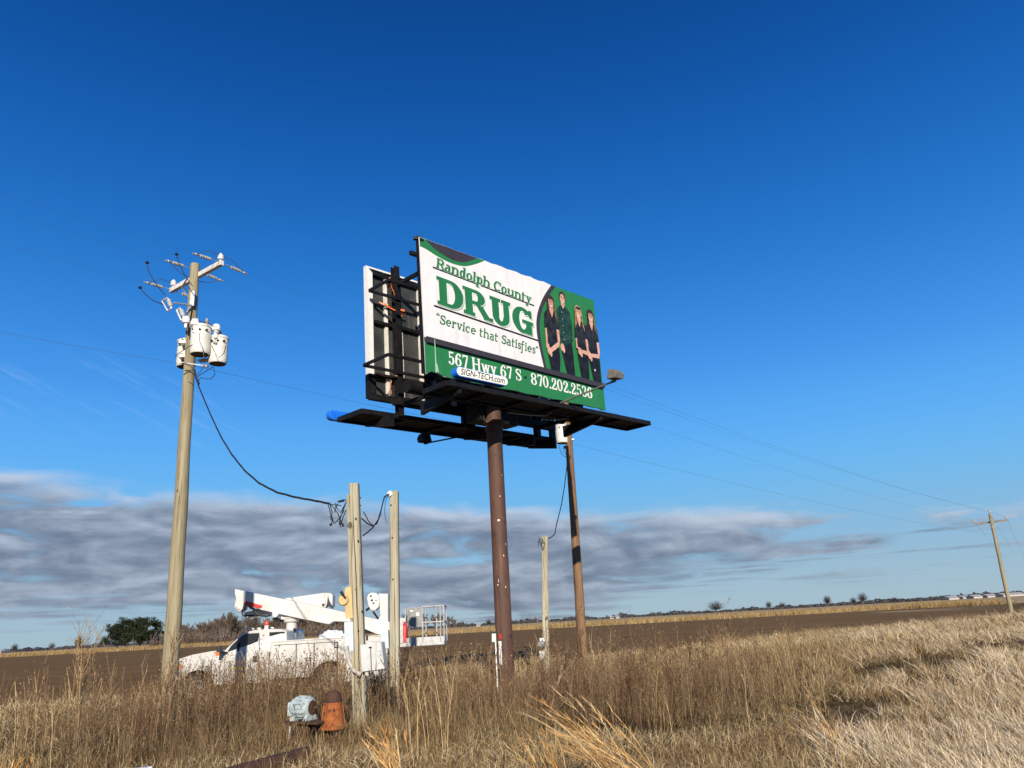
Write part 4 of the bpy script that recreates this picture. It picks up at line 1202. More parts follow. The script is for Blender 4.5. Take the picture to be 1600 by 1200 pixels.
def left_pole():
    base = at(268, 1040, 17.5); base.z = 0.02
    top = at(305, 413, 17.5)
    t = round_pole('utility_pole', base, top, .185, .108, MT['pole_grey'], 'tall grey wooden utility pole carrying three transformers left of the billboard')
    ac = at(304, 434, 17.66)
    m = MB(); a0 = ac - ARM * 1.12; a1 = ac + ARM * 1.22
    m.beam(a0, a1, .10, .125); m.build('crossarm', MT['arm_white'], t, bevel=.008)
    m = MB(); m.beam(ac - ARM * .62 - Vector((0, 0, .05)), ac + Vector((-.02, .03, -.68)), .035, .012); m.beam(ac + ARM * .1 + Vector((0, 0, -.06)), ac + ARM * .1 + Vector((-.02, -.02, -.75)), .09, .03)
    m.each('arm_brace', MT['galv'], t)
    # pin insulators on the arm
    for s in (-1.02, 1.14):
        m = MB(); p = ac + ARM * s + Vector((0, 0, .06))
        m.lathe(p, [(.02, 0), (.02, .05), (.07, .06), (.075, .10), (.045, .115), (.07, .125), (.065, .16), (.03, .175), (.045, .19), (.03, .21)], 14)
        m.build('pin_insulator', MT['porcelain'], t, smooth=True)
    ends = []
    for s, dz in ((-1.06, 0), (0.0, .22), (1.16, .02)):
        for sg in (-1, 1):
            m = MB(); d = (LINE * sg + Vector((0, 0, -.05))).normalized()
            p = ac + ARM * s + LINE * sg * (.06 if s else .11) + Vector((0, 0, dz))
            m.tube([p, p + d * .14], .010, 6); insulator(m, p + d * .12, d, .48)
            m.build('strain_insulator', MT['porcelain_grey'], t, smooth=True)
            ends.append((s, sg, p + d * .62))
            m = MB(); m.ball(p + d * .62, .035, 10); m.cyl(p + d * .56, p + d * .70, .022, n=8)
            m.build('wire_clamp', MT['galv'], t, smooth=True)
    # jumpers over each insulator pair
    m = MB()
    for s in (-1.06, 0.0, 1.16):
        p, q = [e[2] for e in ends if e[0] == s]
        mid = (p + q) / 2 + Vector((0, 0, .22 if s else -.25))
        m.tube([p, p.lerp(mid, .5) + Vector((0, 0, .12 if s else -.08)), mid, q.lerp(mid, .5) + Vector((0, 0, .10 if s else -.08)), q], .008, 6)
    m.each('jumper_wire', MT['wire'], t, smooth=True)
    # three leads looping down from the incoming wires
    m = MB()
    for pts, D in ((((230, 411), (232, 424), (246, 447), (258, 461)), 16.2), (((219, 450), (226, 459), (240, 470), (255, 476)), 16.4), (((276, 398), (280, 412), (290, 432), (301, 447)), 16.8)):
        m.tube([at(x, y, D) for x, y in pts], .011, 6)
        p = at(*pts[0], D); m.lathe(p - Vector((0, 0, .02)), [(.02, 0), (.045, .02), (.03, .06)], 10)
    m.each('lead_wire', MT['cable'], t, smooth=True)
    # cutout bracket and two fuse cutouts, one arrester
    m = MB(); p0 = at(300, 477, 17.3)
    m.beam(p0, at(272, 473, 16.9), .05, .03); m.beam(at(299, 476, 17.3), at(292, 488, 17.1), .04, .02); m.beam(at(299, 512, 17.3), at(288, 511, 17.1), .03, .03)
    m.beam(at(302, 455, 17.3), at(300, 478, 17.3), .10, .05, (0, 1, 0))
    m.each('cutout_bracket', MT['galv'], t)
    for (xa, ya), (xb, yb), (xc, yc), (xd, yd), D in (((262, 465), (268, 482), (253, 470), (262, 486), 16.9), ((282, 481), (287, 496), (276, 485), (283, 501), 17.0)):
        m = MB(); insulator(m, at(xa, ya, D), at(xb, yb, D) - at(xa, ya, D), (at(xb, yb, D) - at(xa, ya, D)).length, .055, 5)
        c = m.build('fuse_cutout', MT['porcelain'], t, smooth=True)
        m = MB(); m.tube([at(xc, yc, D - .05), at(xd, yd, D - .05)], .022, 8); m.tube([at(xa, ya, D), at(xc, yc, D - .05)], .02, 6); m.tube([at(xb, yb, D), at(xd, yd, D - .05)], .02, 6)
        m.build('fuse_tube', MT['galv'], c, smooth=True)
    m = MB(); p = at(290, 512, 17.0); m.lathe(p, [(.035, 0), (.035, .1), (.085, .12), (.09, .22), (.06, .28), (.02, .30)], 14)
    m.build('arrester', MT['porcelain'], t, smooth=True)
    # cable down the pole and neutral fittings
    m = MB()
    m.tube([at(304, 578, 17.30), at(306, 590, 17.28), at(311, 600, 17.2)], .022, 8)
    for pts in (((319, 560), (320, 570), (312, 582), (305, 589)), ((333, 573), (322, 580), (312, 586), (306, 592)), ((333, 573), (336, 585), (330, 592), (322, 592), (314, 590), (307, 598)), ((275, 555), (284, 549), (298, 540), (313, 533), (313, 524)), ((275, 555), (273, 556), (276, 557), (285, 552)),
                ((312, 520), (312, 534), (317, 545), (319, 560)), ((331, 540), (336, 551), (342, 559), (350, 552), (353, 540)), ((281, 568), (293, 569), (300, 574), (306, 584)), ((298, 500), (312, 502), (326, 505), (338, 512)), ((291, 515), (293, 520), (298, 523))):
        pts = [at(x, y, 16.75 + .01 * i) for i, (x, y) in enumerate(pts)]; m.tube(pts, .0085, 6)
    m.each('service_lead', MT['cable'], t, smooth=True)
    m = MB(); m.beam(at(283, 566, 17.1), at(322, 572, 17.1), .02, .02); m.tube([at(318, 571, 17.1), at(325, 573, 17.1)], .035, 8)
    m.build('neutral_bracket', MT['galv'], t)
    return t, ac, ends


def transformer(c, r, h, label, face, nb=2, group='transformers hung on the tall grey pole'):
    """c: middle of the tank bottom; face: direction from the pole"""
    t = thing('transformer', label, 'transformer', c, group)
    c = Vector(c)
    m = MB(); m.lathe(c, [(r * .90, 0), (r * .97, .03), (r * .985, .06), (r * .985, h * .12), (r, h * .125), (r, h * .9), (r * 1.0, h * .93)], 32)
    m.build('tank', MT['tank'], t, smooth=True)
    m = MB(); m.lathe(c - Vector((0, 0, .004)), [(r * .5, .0), (r * .86, -.003), (r * .86, .001)], 28); m.build('bottom_plate', MT['tank_under'], t)
    m = MB(); m.lathe(c + Vector((0, 0, h * .93)), [(r * 1.06, 0), (r * 1.07, .02), (r * 1.06, .045), (r * .95, .065), (r * .6, .085), (.02, .095)], 32)
    m.build('lid', MT['tank'], t, smooth=True)
    f = Vector(face).normalized(); s = Vector((-f.y, f.x, 0))
    for k in range(nb):
        b = c + Vector((0, 0, h + .02)) + s * (.11 * (2 * k - 1) if nb > 1 else 0)
        m = MB(); m.lathe(b, [(.035, 0), (.035, .07), (.055, .08), (.04, .095), (.055, .11), (.04, .125), (.05, .14), (.03, .17), (.018, .2)], 12)
        m.build('bushing', MT['porcelain_grey'], t, smooth=True)
    m = MB()
    for k in (-1, 0, 1):
        p = c + Vector((sin(k * .62 + .25) * r, -cos(k * .62 + .25) * r, h * .78)); q = Vector((sin(k * .62 + .25), -cos(k * .62 + .25), .1))
        m.lathe(p - q * .01, [(.028, 0), (.028, .03), (.016, .035), (.016, .07)], 10, q)
    m.each('low_voltage_stud', MT['black_plastic'], t)
    m = MB()
    for z in (.18, .72): m.beam(c - f * r * .9 + Vector((0, 0, h * z)), c - f * (r + .26) + Vector((0, 0, h * z)), .14, .05)
    m.each('hanger_bracket', MT['galv'], t)
    return t


def arrester_on(t, p):
    m = MB(); m.lathe(p, [(.045, 0), (.045, .10), (.06, .11), (.045, .13), (.06, .14), (.045, .16), (.055, .17), (.09, .19), (.10, .26), (.075, .33), (.02, .36)], 16)
    m.build('arrester', MT['porcelain'], t, smooth=True)


def wire(name, p, q, sag, r, label, cat='power line', group=None, n=28, mat=None):
    p = Vector(p); q = Vector(q); m = MB()
    m.tube([p.lerp(q, i / n) - Vector((0, 0, sag * 4 * (i / n) * (1 - i / n))) for i in range(n + 1)], r, 5)
    return m.own(name, mat or MT['wire'], p, label, cat, group, smooth=True)


def build_lines():
    t, ac, ends = left_pole()
    P = at(299, 540, 17.5)
    tm = transformer(at(312, 554, 16.98), .232, .70, 'front transformer of the cluster, pale tank overlapping the pole face', (.2, -1, 0), 2)
    tr = transformer(at(340, 568.5, 17.25), .215, .66, 'right transformer with a white arrester knob standing on its bracket', (1, -.1, 0), 1)
    tl = transformer(at(290, 573.5, 17.95), .225, .68, 'left transformer half hidden behind the wooden pole', (-.2, 1, 0), 1)
    arrester_on(tm, at(303.5, 520, 16.78)); arrester_on(tr, at(337, 528, 17.02))
    m = MB(); p = at(336, 530, 17.05); m.beam(p, at(341, 540, 17.1), .06, .04); m.tube([at(333, 534, 17.0), at(339, 536, 17.0)], .03, 8); m.build('arrester_bracket', MT['galv'], tr)

    # brown pole behind the billboard and its transformer
    b2 = at(908.5, 1000, 30.8); b2.z = 0.02
    top2 = at(887.5, 663, 30.8); d = (top2 - b2); top2 = b2 + d * (11.7 / d.z)
    t2 = round_pole('utility_pole', b2, top2, .195, .13, MT['pole_brown'], 'reddish brown wooden pole rising behind the right end of the billboard')
    tank2 = transformer(at(878.5, 692.5, 30.7), .235, .80, 'single pale transformer on the brown pole, partly hidden under the billboard deck', (-1, -.2, 0), 2, group=None)
    ac2 = b2 + d * (11.2 / d.z)
    m = MB(); m.beam(ac2 - ARM * 1.2 - LINE * .16, ac2 + ARM * 1.2 - LINE * .16, .10, .12); m.build('crossarm', MT['arm_white'], t2)
    m = MB()
    for pts in (((874, 697), (876, 706), (881, 713), (886, 714)), ((881, 696), (880, 702), (884, 710), (887, 712))): m.tube([at(x, y, 30.5) for x, y in pts], .010, 6)
    m.tube([at(883, 697, 30.55), at(883, 701, 30.55)], .045, 8)
    m.each('service_lead', MT['cable'], t2, smooth=True)

    # far pole at the right
    b3 = at(1579, 952, 65); b3.z = float(terr(b3.x, b3.y)) - .05
    top3 = at(1546.5, 803, 65)
    t3 = round_pole('utility_pole', b3, top3, .165, .115, MT['pole_grey'], 'distant leaning wooden pole with a crossarm near the right edge')
    ax = at(1548.5, 817, 65); aL = at(1523, 819, 66.0); aR = at(1573, 812.5, 64.4)
    m = MB(); m.beam(aL, aR, .10, .12); m.build('crossarm', MT['pole_grey'], t3)
    m = MB(); m.beam(at(1537, 818, 65.3), at(1551, 825, 64.9), .04, .03); m.beam(at(1562, 815, 64.6), at(1551, 825, 64.9), .04, .03); m.each('arm_brace', MT['galv'], t3)
    for p in (aL, aR, top3 + Vector((0, 0, -.02))):
        m = MB(); m.lathe(p + Vector((0, 0, .05)), [(.03, 0), (.03, .1), (.09, .12), (.08, .2), (.05, .26)], 10); m.build('pin_insulator', MT['porcelain_grey'], t3, smooth=True)

    # conductors: behind the camera -> left pole -> brown pole -> far pole
    g = 'thin wires of the power line'
    prev = ac - LINE * 46 + Vector((-4, 0, 0.2))
    k = 0
    nm = {-1.06: 'outer', 0.0: 'middle', 1.16: 'near'}
    nxt = {-1.06: ac2 - ARM * 1.1, 0.0: ac2 + Vector((0, 0, .4)), 1.16: ac2 + ARM * 1.1}
    far = {-1.06: aL + Vector((0, 0, .3)), 0.0: top3 + Vector((0, 0, .25)), 1.16: aR + Vector((0, 0, .3))}
    desc = {-1.06: 'far arm end', 0.0: 'shaft top', 1.16: 'near arm end'}
    for s, sg, p in ends:
        if sg < 0: wire('power_line', prev + ARM * s, p, .5, .0021, 'thin wire from beyond the left edge to the tall grey pole, ' + desc[s], group=g)
        else: wire('power_line', p, nxt[s], .22, .0021, 'thin wire from tall grey pole to brown pole, ' + desc[s], group=g)
    for s in nxt:
        wire('power_line', nxt[s], far[s], .5, .0040, 'thin wire from brown pole to far right pole, ' + desc[s], group=g)
    nl = at(300, 571, 17.2); nb = b2 + d * (8.62 / d.z); nf = at(1553, 836, 65)
    wire('neutral_wire', at(-120, 494, 14.0), nl, .04, .0032, 'low wire crossing from the left edge to the transformers', group=g)
    wire('neutral_wire', nl, nb, .10, .0032, 'low wire passing under the transformers and behind the billboard', group=g)
    wire('neutral_wire', nb, nf, .35, .0042, 'lowest wire running from brown pole to far right pole', group=g)
    for (q, lab) in ((aL, 'far arm end'), (top3, 'shaft top'), (aR, 'near arm end')):
        wire('power_line', q + Vector((0, 0, .28)), q + LINE * 30 + Vector((25, 40, -.6)), .3, .0062, 'thin wire leaving far right pole towards the right edge, ' + lab, group=g)
    return b2, d


B2, D2 = build_lines()


# ---------------------------------------------------------------- timber posts with service gear
def square_post(name, base, top, w, dpt, label, twin=False):
    t = thing(name, label, 'post', base)
    base = Vector(base); top = Vector(top); a = Vector((1, 0, 0)) * w / 2; b = Vector((0, 1, 0)) * dpt / 2
    m = MB()
    def sec(c, k, ox=0.0):
        ch = .022; o = []
        for (sx, sy) in ((-1, -1), (1, -1), (1, 1), (-1, 1)):
            for (fx, fy) in ((1, 0), (0, 1)) if sx * sy < 0 else ((0, 1), (1, 0)):
                o.append(c + a * sx * k + b * sy * k - Vector((sx * ch * fx, sy * ch * fy, 0)) + Vector((ox, 0, 0)))
        return o
    m.prism(sec(base - Vector((0, 0, .4)), 1.04), sec(top, .94))
    m.build('shaft', MT['post_green'], t)
    return t


def posts():
    b = at(568, 1145, 14.6); b.z = 0.0
    tp = at(553.5, 756, 14.6)
    ta = square_post('service_post', b, tp, .185, .20, 'thick split timber post with electrical boxes in front of the bucket truck')
    ax = (tp - b).normalized()
    # second plank on its left face and the long drying crack
    m = MB(); p = b + Vector((-.115, -.02, -.3)); q = tp + Vector((-.098, -.02, -.22)); m.beam(p, q, .055, .17, (0, 1, 0)); m.build('side_plank', MT['post_green'], ta, bevel=.006)
    m = MB(); p = b + Vector((-.02, -.1045, .5)); q = tp + Vector((-.01, -.0955, -.25)); n = 14; vs = []; fs = []; rr = random.Random(2)
    for i in range(n + 1):
        c = p.lerp(q, i / n) + Vector((rr.uniform(-.008, .008), -.0015, 0)); w = .009 * (1 - abs(2 * i / n - 1) ** 3) + .001
        vs += [c - Vector((w, 0, 0)), c + Vector((w, 0, 0))]
        if i: fs.append((2 * i - 2, 2 * i - 1, 2 * i + 1, 2 * i))
    m.add(vs, fs); m.build('crack', MT['rust_dark'], ta, fix=False)
    m = MB()
    for px, py in ((566, 900), (563, 778), (563, 790), (572, 1081), (560, 845), (556, 810), (566, 955), (560, 985)): 
        c = at(px, py, 14.475); m.lathe(c, [(.016, 0), (.016, .02), (.008, .028)], 8, (0, -1, 0))
    m.each('bolt', MT['rust_dark'], ta)
    b = at(617, 1075, 17.0); b.z = 0.02
    tp2 = at(616, 768, 17.0)
    tb = square_post('service_post', b, tp2, .195, .19, 'plain pale timber post just right of the split post')
    m = MB(); m.beam(at(611, 769.5, 16.9), at(606, 773, 16.85), .05, .10); m.build('white_fitting', MT['sign_white'], tb)
    m = MB()
    for px, py in ((611, 789), (613, 840), (614, 905)): m.lathe(at(px, py, 16.9), [(.016, 0), (.016, .02), (.008, .028)], 8, (0, -1, 0))
    m.each('bolt', MT['rust_dark'], tb)
    b = at(850, 1035, 24.0); b.z = 0.02
    tp3 = at(851, 838, 24.0)
    tc = square_post('service_post', b, tp3, .20, .19, 'slim pale greenish post standing between the steel column and the brown pole')
    m = MB(); c = at(848, 1006, 23.8); m.lathe(c, [(.09, 0), (.10, .03), (.10, .14), (.06, .18)], 16, (-.5, -1, 0)); m.box(c.x - .11, c.x + .03, c.y, c.y + .12, c.z - .42, c.z - .2); m.box(c.x - .08, c.x + .06, c.y + .02, c.y + .12, c.z - .10, c.z + .16)
    m.tube([c + Vector((-.02, .06, -.5)), c + Vector((-.02, .06, -1.1))], .03, 8)
    m.build('meter', MT['galv'], tc, smooth=True)
    m = MB()
    for pts in (((848, 842), (844, 843), (841, 848), (841, 853)), ((848, 843), (846, 850), (848, 857), (845, 852), (843, 845), (842, 839)), ((848, 845), (851, 848), (849, 858))): m.tube([at(x, y, 23.8) for x, y in pts], .012, 6)
    m.each('wire_end', MT['cable'], tc, smooth=True)
    # drop cables
    m = MB(); pts = [(887, 714), (885, 735), (882, 760), (877, 790), (869, 822), (867, 834), (862, 839), (856, 842)]; m.tube([at(x, y, 30.6 - 6.5 * (i / 7)) for i, (x, y) in enumerate(pts)], .017, 6)
    m.own('drop_cable', MT['cable'], at(887, 714, 30.6), 'thin black cable dropping from brown pole to the slim greenish post', 'cable', smooth=True)
    pts = [(309, 600), (318, 622), (330, 650), (345, 682), (362, 710), (382, 735), (405, 755), (432, 769), (462, 777), (490, 782), (515, 787)]
    m = MB()
    P = [at(x, y, 17.2 - 2.6 * (i / 10)) for i, (x, y) in enumerate(pts)]
    fine = []
    for i in range(len(P) - 1):
        for j in range(6): fine.append(P[i].lerp(P[i + 1], j / 6))
    fine.append(P[-1])
    for ph in (0, 2.1, 4.2):
        m.tube([q + Vector((0, .012 * cos(i * .55 + ph), .012 * sin(i * .55 + ph))) for i, q in enumerate(fine)], .011, 6)
    m.own('service_cable', MT['cable'], P[0], 'thick black twisted cable sagging from the transformers to the split post', 'cable', smooth=True)
    # loose ends at the split post
    m = MB()
    for pts in (((515, 787), (521, 793), (528, 802), (531, 811), (533, 820)), ((515, 787), (519, 800), (518, 808), (522, 818)), ((512, 786), (516, 800), (519, 815), (516, 822)), ((524, 786), (527, 795), (532, 801), (538, 790), (542, 783)), ((531, 812), (535, 800), (540, 787)),
                ((533, 819), (536, 808), (541, 797)), ((522, 818), (529, 812), (538, 797)), ((515, 787), (522, 789), (533, 790)), ((527, 784), (535, 781), (542, 781)), ((523, 801), (525, 790), (528, 787)), ((531, 812), (532, 824)), ((532, 812), (536, 823))):
        m.tube([at(x, y, 14.55) for x, y in pts], .0095, 6)
    for pts in (((517, 806), (519, 811)), ((529, 784), (538, 782)), ((515, 820), (519, 819)), ((531, 815), (531.5, 820)), ((535, 818), (536.5, 823))):
        m.tube([at(x, y, 14.53) for x, y in pts], .022, 6)
    m.each('wire_end', MT['cable'], ta, smooth=True)
    # loop between the two posts
    m = MB()
    for pts, r in ((((608, 772), (601, 776), (597, 790), (594, 805), (589, 818), (582, 822), (574, 818), (565, 810)), .013), (((606, 773), (600, 778), (596, 795), (591, 812), (582, 825), (574, 832), (567, 837)), .013), (((582, 820), (576, 815), (571, 805), (568, 800)), .011), (((606, 775), (602, 782), (601, 800), (603, 814), (605, 818)), .006)):
        k = len(pts) - 1; m.tube([at(x, y, 16.85 - (2.2 * i / k if r > .007 else 0)) for i, (x, y) in enumerate(pts)], r, 6)
    m.own('loop_cable', MT['cable'], at(608, 772, 16.85), 'black cables looping between the two timber posts', 'cable', smooth=True)

    # boxes on the split post
    def pbox(mb, x0, y0, x1, y1, D, dep, skew=0):
        p = [at(x0, y1, D), at(x1, y1, D), at(x1 + skew, y0, D), at(x0 + skew, y0, D)]
        mb.prism(p, [q + Vector((0, dep, 0)) for q in p])
    t = thing('disconnect_box', 'sun bleached tan switch box on the left face of the split post', 'electrical box', at(545, 966, 14.5))
    m = MB(); p = [at(x, y, 14.46) for x, y in ((540, 966), (551.5, 966.5), (549, 917), (542, 917), (538.5, 920), (538.5, 932))]; m.prism(p, [q + Vector((0, .16, 0)) for q in p]); m.build('box_body', MT['box_tan'], t, bevel=.006)
    m = MB(); m.lathe(at(538.5, 937.5, 14.50), [(.095, 0), (.10, .02), (.10, .06), (.085, .08)], 20, (-.2, -1, 0)); m.build('hub', MT['box_tan'], t, smooth=True)
    m = MB(); m.tube([at(540, 935, 14.40), at(533, 925, 14.38)], .017, 8); m.tube([at(536, 929, 14.39), at(532.5, 924, 14.38)], .026, 8); m.build('switch_lever', MT['black_plastic'], t, smooth=True)
    t = thing('junction_box', 'bluish grey metal box hanging on the post below the tan box', 'electrical box', at(545, 1018, 14.5))
    m = MB(); pbox(m, 538.5, 972, 552.5, 1017, 14.48, .17, -1); m.build('box_body', MT['box_bluegrey'], t, bevel=.006)
    m = MB(); m.tube([at(541, 1012, 14.42), at(542.5, 1022, 14.42), at(546, 1036, 14.42), at(553, 1048, 14.42), at(561, 1053, 14.42)], .034, 10); m.tube([at(540.5, 1009, 14.42), at(541, 1015, 14.42)], .046, 10); m.tube([at(558, 1052, 14.42), at(564, 1054, 14.42)], .044, 10); m.build('conduit', MT['pipe'], t, smooth=True)
    t = thing('meter_panel', 'chalky white tilted panel box on the right side of the split post', 'electrical box', at(580, 1052, 14.4))
    m = MB(); p = [at(x, y, 14.34) for x, y in ((565, 1050), (601, 1045), (596, 1003), (573, 1003), (573, 1007), (562.5, 1007))]; m.prism(p, [q + Vector((.02, .22, 0)) for q in p]); m.build('box_body', MT['box_white'], t, bevel=.008)
    m = MB(); p = [at(x, y, 14.32) for x, y in ((580, 1048), (581, 1048), (579, 1010), (578, 1010))]; m.prism(p, [q + Vector((0, .01, 0)) for q in p]); m.lathe(at(573.5, 1001, 14.36), [(.02, 0), (.02, .09)], 8); m.lathe(at(577, 1011.5, 14.33), [(.012, 0), (.012, .012)], 8, (0, -1, 0)); m.lathe(at(580, 1011.5, 14.33), [(.012, 0), (.012, .012)], 8, (0, -1, 0)); m.build('door_seam', MT['rust_dark'], t)
    m = MB(); m.tube([at(586, 1052, 14.42), at(592, 1050, 14.42)], .06, 10); m.tube([at(571, 1053, 14.42), at(577, 1053, 14.42)], .05, 10); m.each('pipe_stub', MT['pipe'], t, smooth=True)
    t = thing('grey_box', 'grey metal box on the left side of the plain post', 'electrical box', at(602, 1014, 16.95))
    m = MB(); pbox(m, 595, 984, 607.5, 1013, 16.93, .16, -1); m.build('box_body', MT['box_bluegrey'], t, bevel=.008)
    m = MB(); m.tube([at(600, 1013, 17.0), at(600, 1045, 17.0)], .025, 8); m.build('conduit', MT['pipe'], t, smooth=True)
    # warning stake by the column
    t = thing('marker_stake', 'thin white stake with a small grey sign beside the steel column', 'sign', (at(777, 1060, 19.9).x, 19.9, 0))
    m = MB(); m.beam(at(778, 1085, 19.9), at(774, 995, 19.9), .03, .02, (0, 1, 0)); m.build('stake', MT['sign_white'], t)
    m = MB(); p = [at(x, y, 19.87) for x, y in ((768.5, 1003), (775, 1003), (775, 990), (768.5, 990))]; m.prism(p, [q + Vector((0, .012, 0)) for q in p]); m.build('sign_plate', MT['sign_grey'], t)


posts()


# ---------------------------------------------------------------- well pump in the weeds
def pump():
    D = 13.4
    g0 = at(520, 1136, D)
    t = thing('pump_gearhead', 'orange rusty bell shaped pump gearhead standing in the dry grass', 'pump', (g0.x, g0.y, g0.z))
    S = D / FPX * 1.02
    c = Vector(g0)
    m = MB()
    m.lathe(c + Vector((0, 0, .0)), [(.235, -.03), (.24, .0), (.235, .02), (.205, .035), (.20, .08), (.185, .22), (.165, .36), (.158, .40), (.165, .405), (.165, .42), (.158, .43)], 28)
    m.build('housing', MT['rust'], t, smooth=True)
    m = MB(); m.lathe(c + Vector((0, 0, .43)), [(.150, 0), (.155, .02), (.150, .06), (.145, .10), (.12, .16), (.085, .195), (.03, .21)], 24); m.build('cap', MT['rust_dark'], t, smooth=True)
    m = MB()
    for k in range(7):
        a = -2.6 + k * .72; q = Vector((sin(a), -cos(a), 0))
        m.beam(c + q * .20 + Vector((0, 0, .03)), c + q * .165 + Vector((0, 0, .39)), .022, .03, q)
        m.lathe(c + q * .215 + Vector((0, 0, .02)), [(.02, 0), (.02, .03), (.012, .045)], 6)
    m.each('rib', MT['rust'], t)
    m = MB(); m.box(c.x + .19, c.x + .29, c.y - .06, c.y + .06, c.z + .0, c.z + .05); m.lathe(c + Vector((.26, -.02, .05)), [(.035, 0), (.035, .03)], 6); m.lathe(c + Vector((.06, -.19, .32)), [(.02, 0), (.02, .03)], 8, (.2, -1, 0)); m.build('flange_lug', MT['rust_dark'], t)
    m = MB()
    for dx in (-.10, .10): m.beam(c + Vector((dx, 0, -.03)), c + Vector((dx, 0, -.6)), .08, .08, (0, 1, 0))
    m.each('leg', MT['rust_dark'], t); t.scale = (.9, .9, .86)
    # electric motor on its base plate
    mc = at(474, 1103, D)
    t2 = thing('electric_motor', 'flaking pale blue electric motor lying beside the rusty gearhead', 'motor', (mc.x, mc.y, mc.z - .22))
    ax = Vector((1, -.42, -.02)).normalized()
    m = MB(); m.lathe(mc - ax * .18, [(.10, -.04), (.15, -.02), (.175, .02), (.185, .06), (.185, .30), (.175, .34), (.14, .37), (.07, .39)], 26, ax); m.build('casing', MT['motor_blue'], t2, smooth=True); t2.scale = (.9, .9, .9)
    m = MB(); up = Vector((0, 0, 1)); sd = ax.cross(up).normalized()
    for k in range(16):
        a = 2 * pi * k / 16; r = up * cos(a) + sd * sin(a); m.beam(mc - ax * .10 + r * .188, mc + ax * .10 + r * .188, .016, .022, r)
    m.build('cooling_fin', MT['motor_blue'], t2)
    m = MB(); m.beam(mc - ax * .26 - sd * -.02 + Vector((0, 0, -.02)), mc - ax * .12 + Vector((0, 0, -.02)), .26, .24); m.build('fan_cover', MT['motor_blue'], t2, bevel=.02)
    m = MB(); m.lathe(mc + ax * .19, [(.12, 0), (.12, .02), (.08, .03), (.08, .05), (.03, .055), (.03, .14)], 18, ax); m.build('shaft_end', MT['rust_dark'], t2, smooth=True)
    m = MB(); q = mc + sd * -.16 + Vector((0, 0, .02)); m.beam(q - ax * .08, q + ax * .08, .10, .14); m.build('terminal_box', MT['motor_blue'], t2, bevel=.01)
    m = MB()
    for s in (-.14, .12):
        p = mc + ax * s; m.prism([p + sd * -.17 + Vector((0, 0, -.21)), p + sd * .17 + Vector((0, 0, -.21)), p + sd * .10 + Vector((0, 0, -.10)), p - sd * .10 + Vector((0, 0, -.10))], [v + ax * .07 for v in (p + sd * -.17 + Vector((0, 0, -.21)), p + sd * .17 + Vector((0, 0, -.21)), p + sd * .10 + Vector((0, 0, -.10)), p - sd * .10 + Vector((0, 0, -.10)))])
    m.each('foot', MT['motor_blue'], t2)
    m = MB(); m.tube([mc - ax * .22 + Vector((0, -.08, -.06)), mc - ax * .24 + Vector((0, -.1, -.2)), mc - ax * .26 + Vector((0, -.1, -.45)), mc - ax * .25 + Vector((0, -.1, -.6))], .018, 8); m.build('cable', MT['pipe'], t2, smooth=True)
    t3 = thing('motor_stand', 'rusty steel plate on short posts under the pale blue motor', 'stand', (mc.x, mc.y, mc.z - .5))
    p = mc + Vector((0, 0, -.235)); m = MB(); m.beam(p - ax * .30, p + ax * .42, .36, .03); m.build('plate', MT['rust_dark'], t3)
    m = MB(); m.box(p.x - .08, p.x + .14, p.y - .10, p.y + .12, p.z - .6, p.z - .015); m.build('pedestal', MT['rust_dark'], t3)
    # fallen rusty pipe in the foreground grass
    a = at(322, 1192, 10.2); b = at(452, 1160, 11.4)
    a = Vector((a.x, a.y, .10)); b = Vector((b.x, b.y, .14))
    m = MB(); m.tube([a - (b - a) * .1, a.lerp(b, .5), b + (b - a) * .25], .115, 22)
    m.own('steel_pipe', MT['rust_dark'], a, 'dark rusty steel pipe lying half buried in the foreground grass', 'pipe', smooth=True)
    c = at(219, 1201, 9.6); m = MB(); rr = random.Random(8)
    top = [(c.x + .16 * cos(2 * pi * i / 9) * rr.uniform(.8, 1.1), c.y + .1 * sin(2 * pi * i / 9), c.z + rr.uniform(-.02, .03)) for i in range(9)]
    m.prism([(x, y, z - .07) for x, y, z in top], top)
    m.own('plastic_lid', MT['sign_white'], (c.x, c.y, c.z - .07), 'small white plastic scrap at the bottom edge of the grass', 'litter', smooth=True, bevel=.015)


pump()

# ---------------------------------------------------------------- bucket truck
TY = 23.2                                   # near side of the truck
TW = 2.05                                   # width


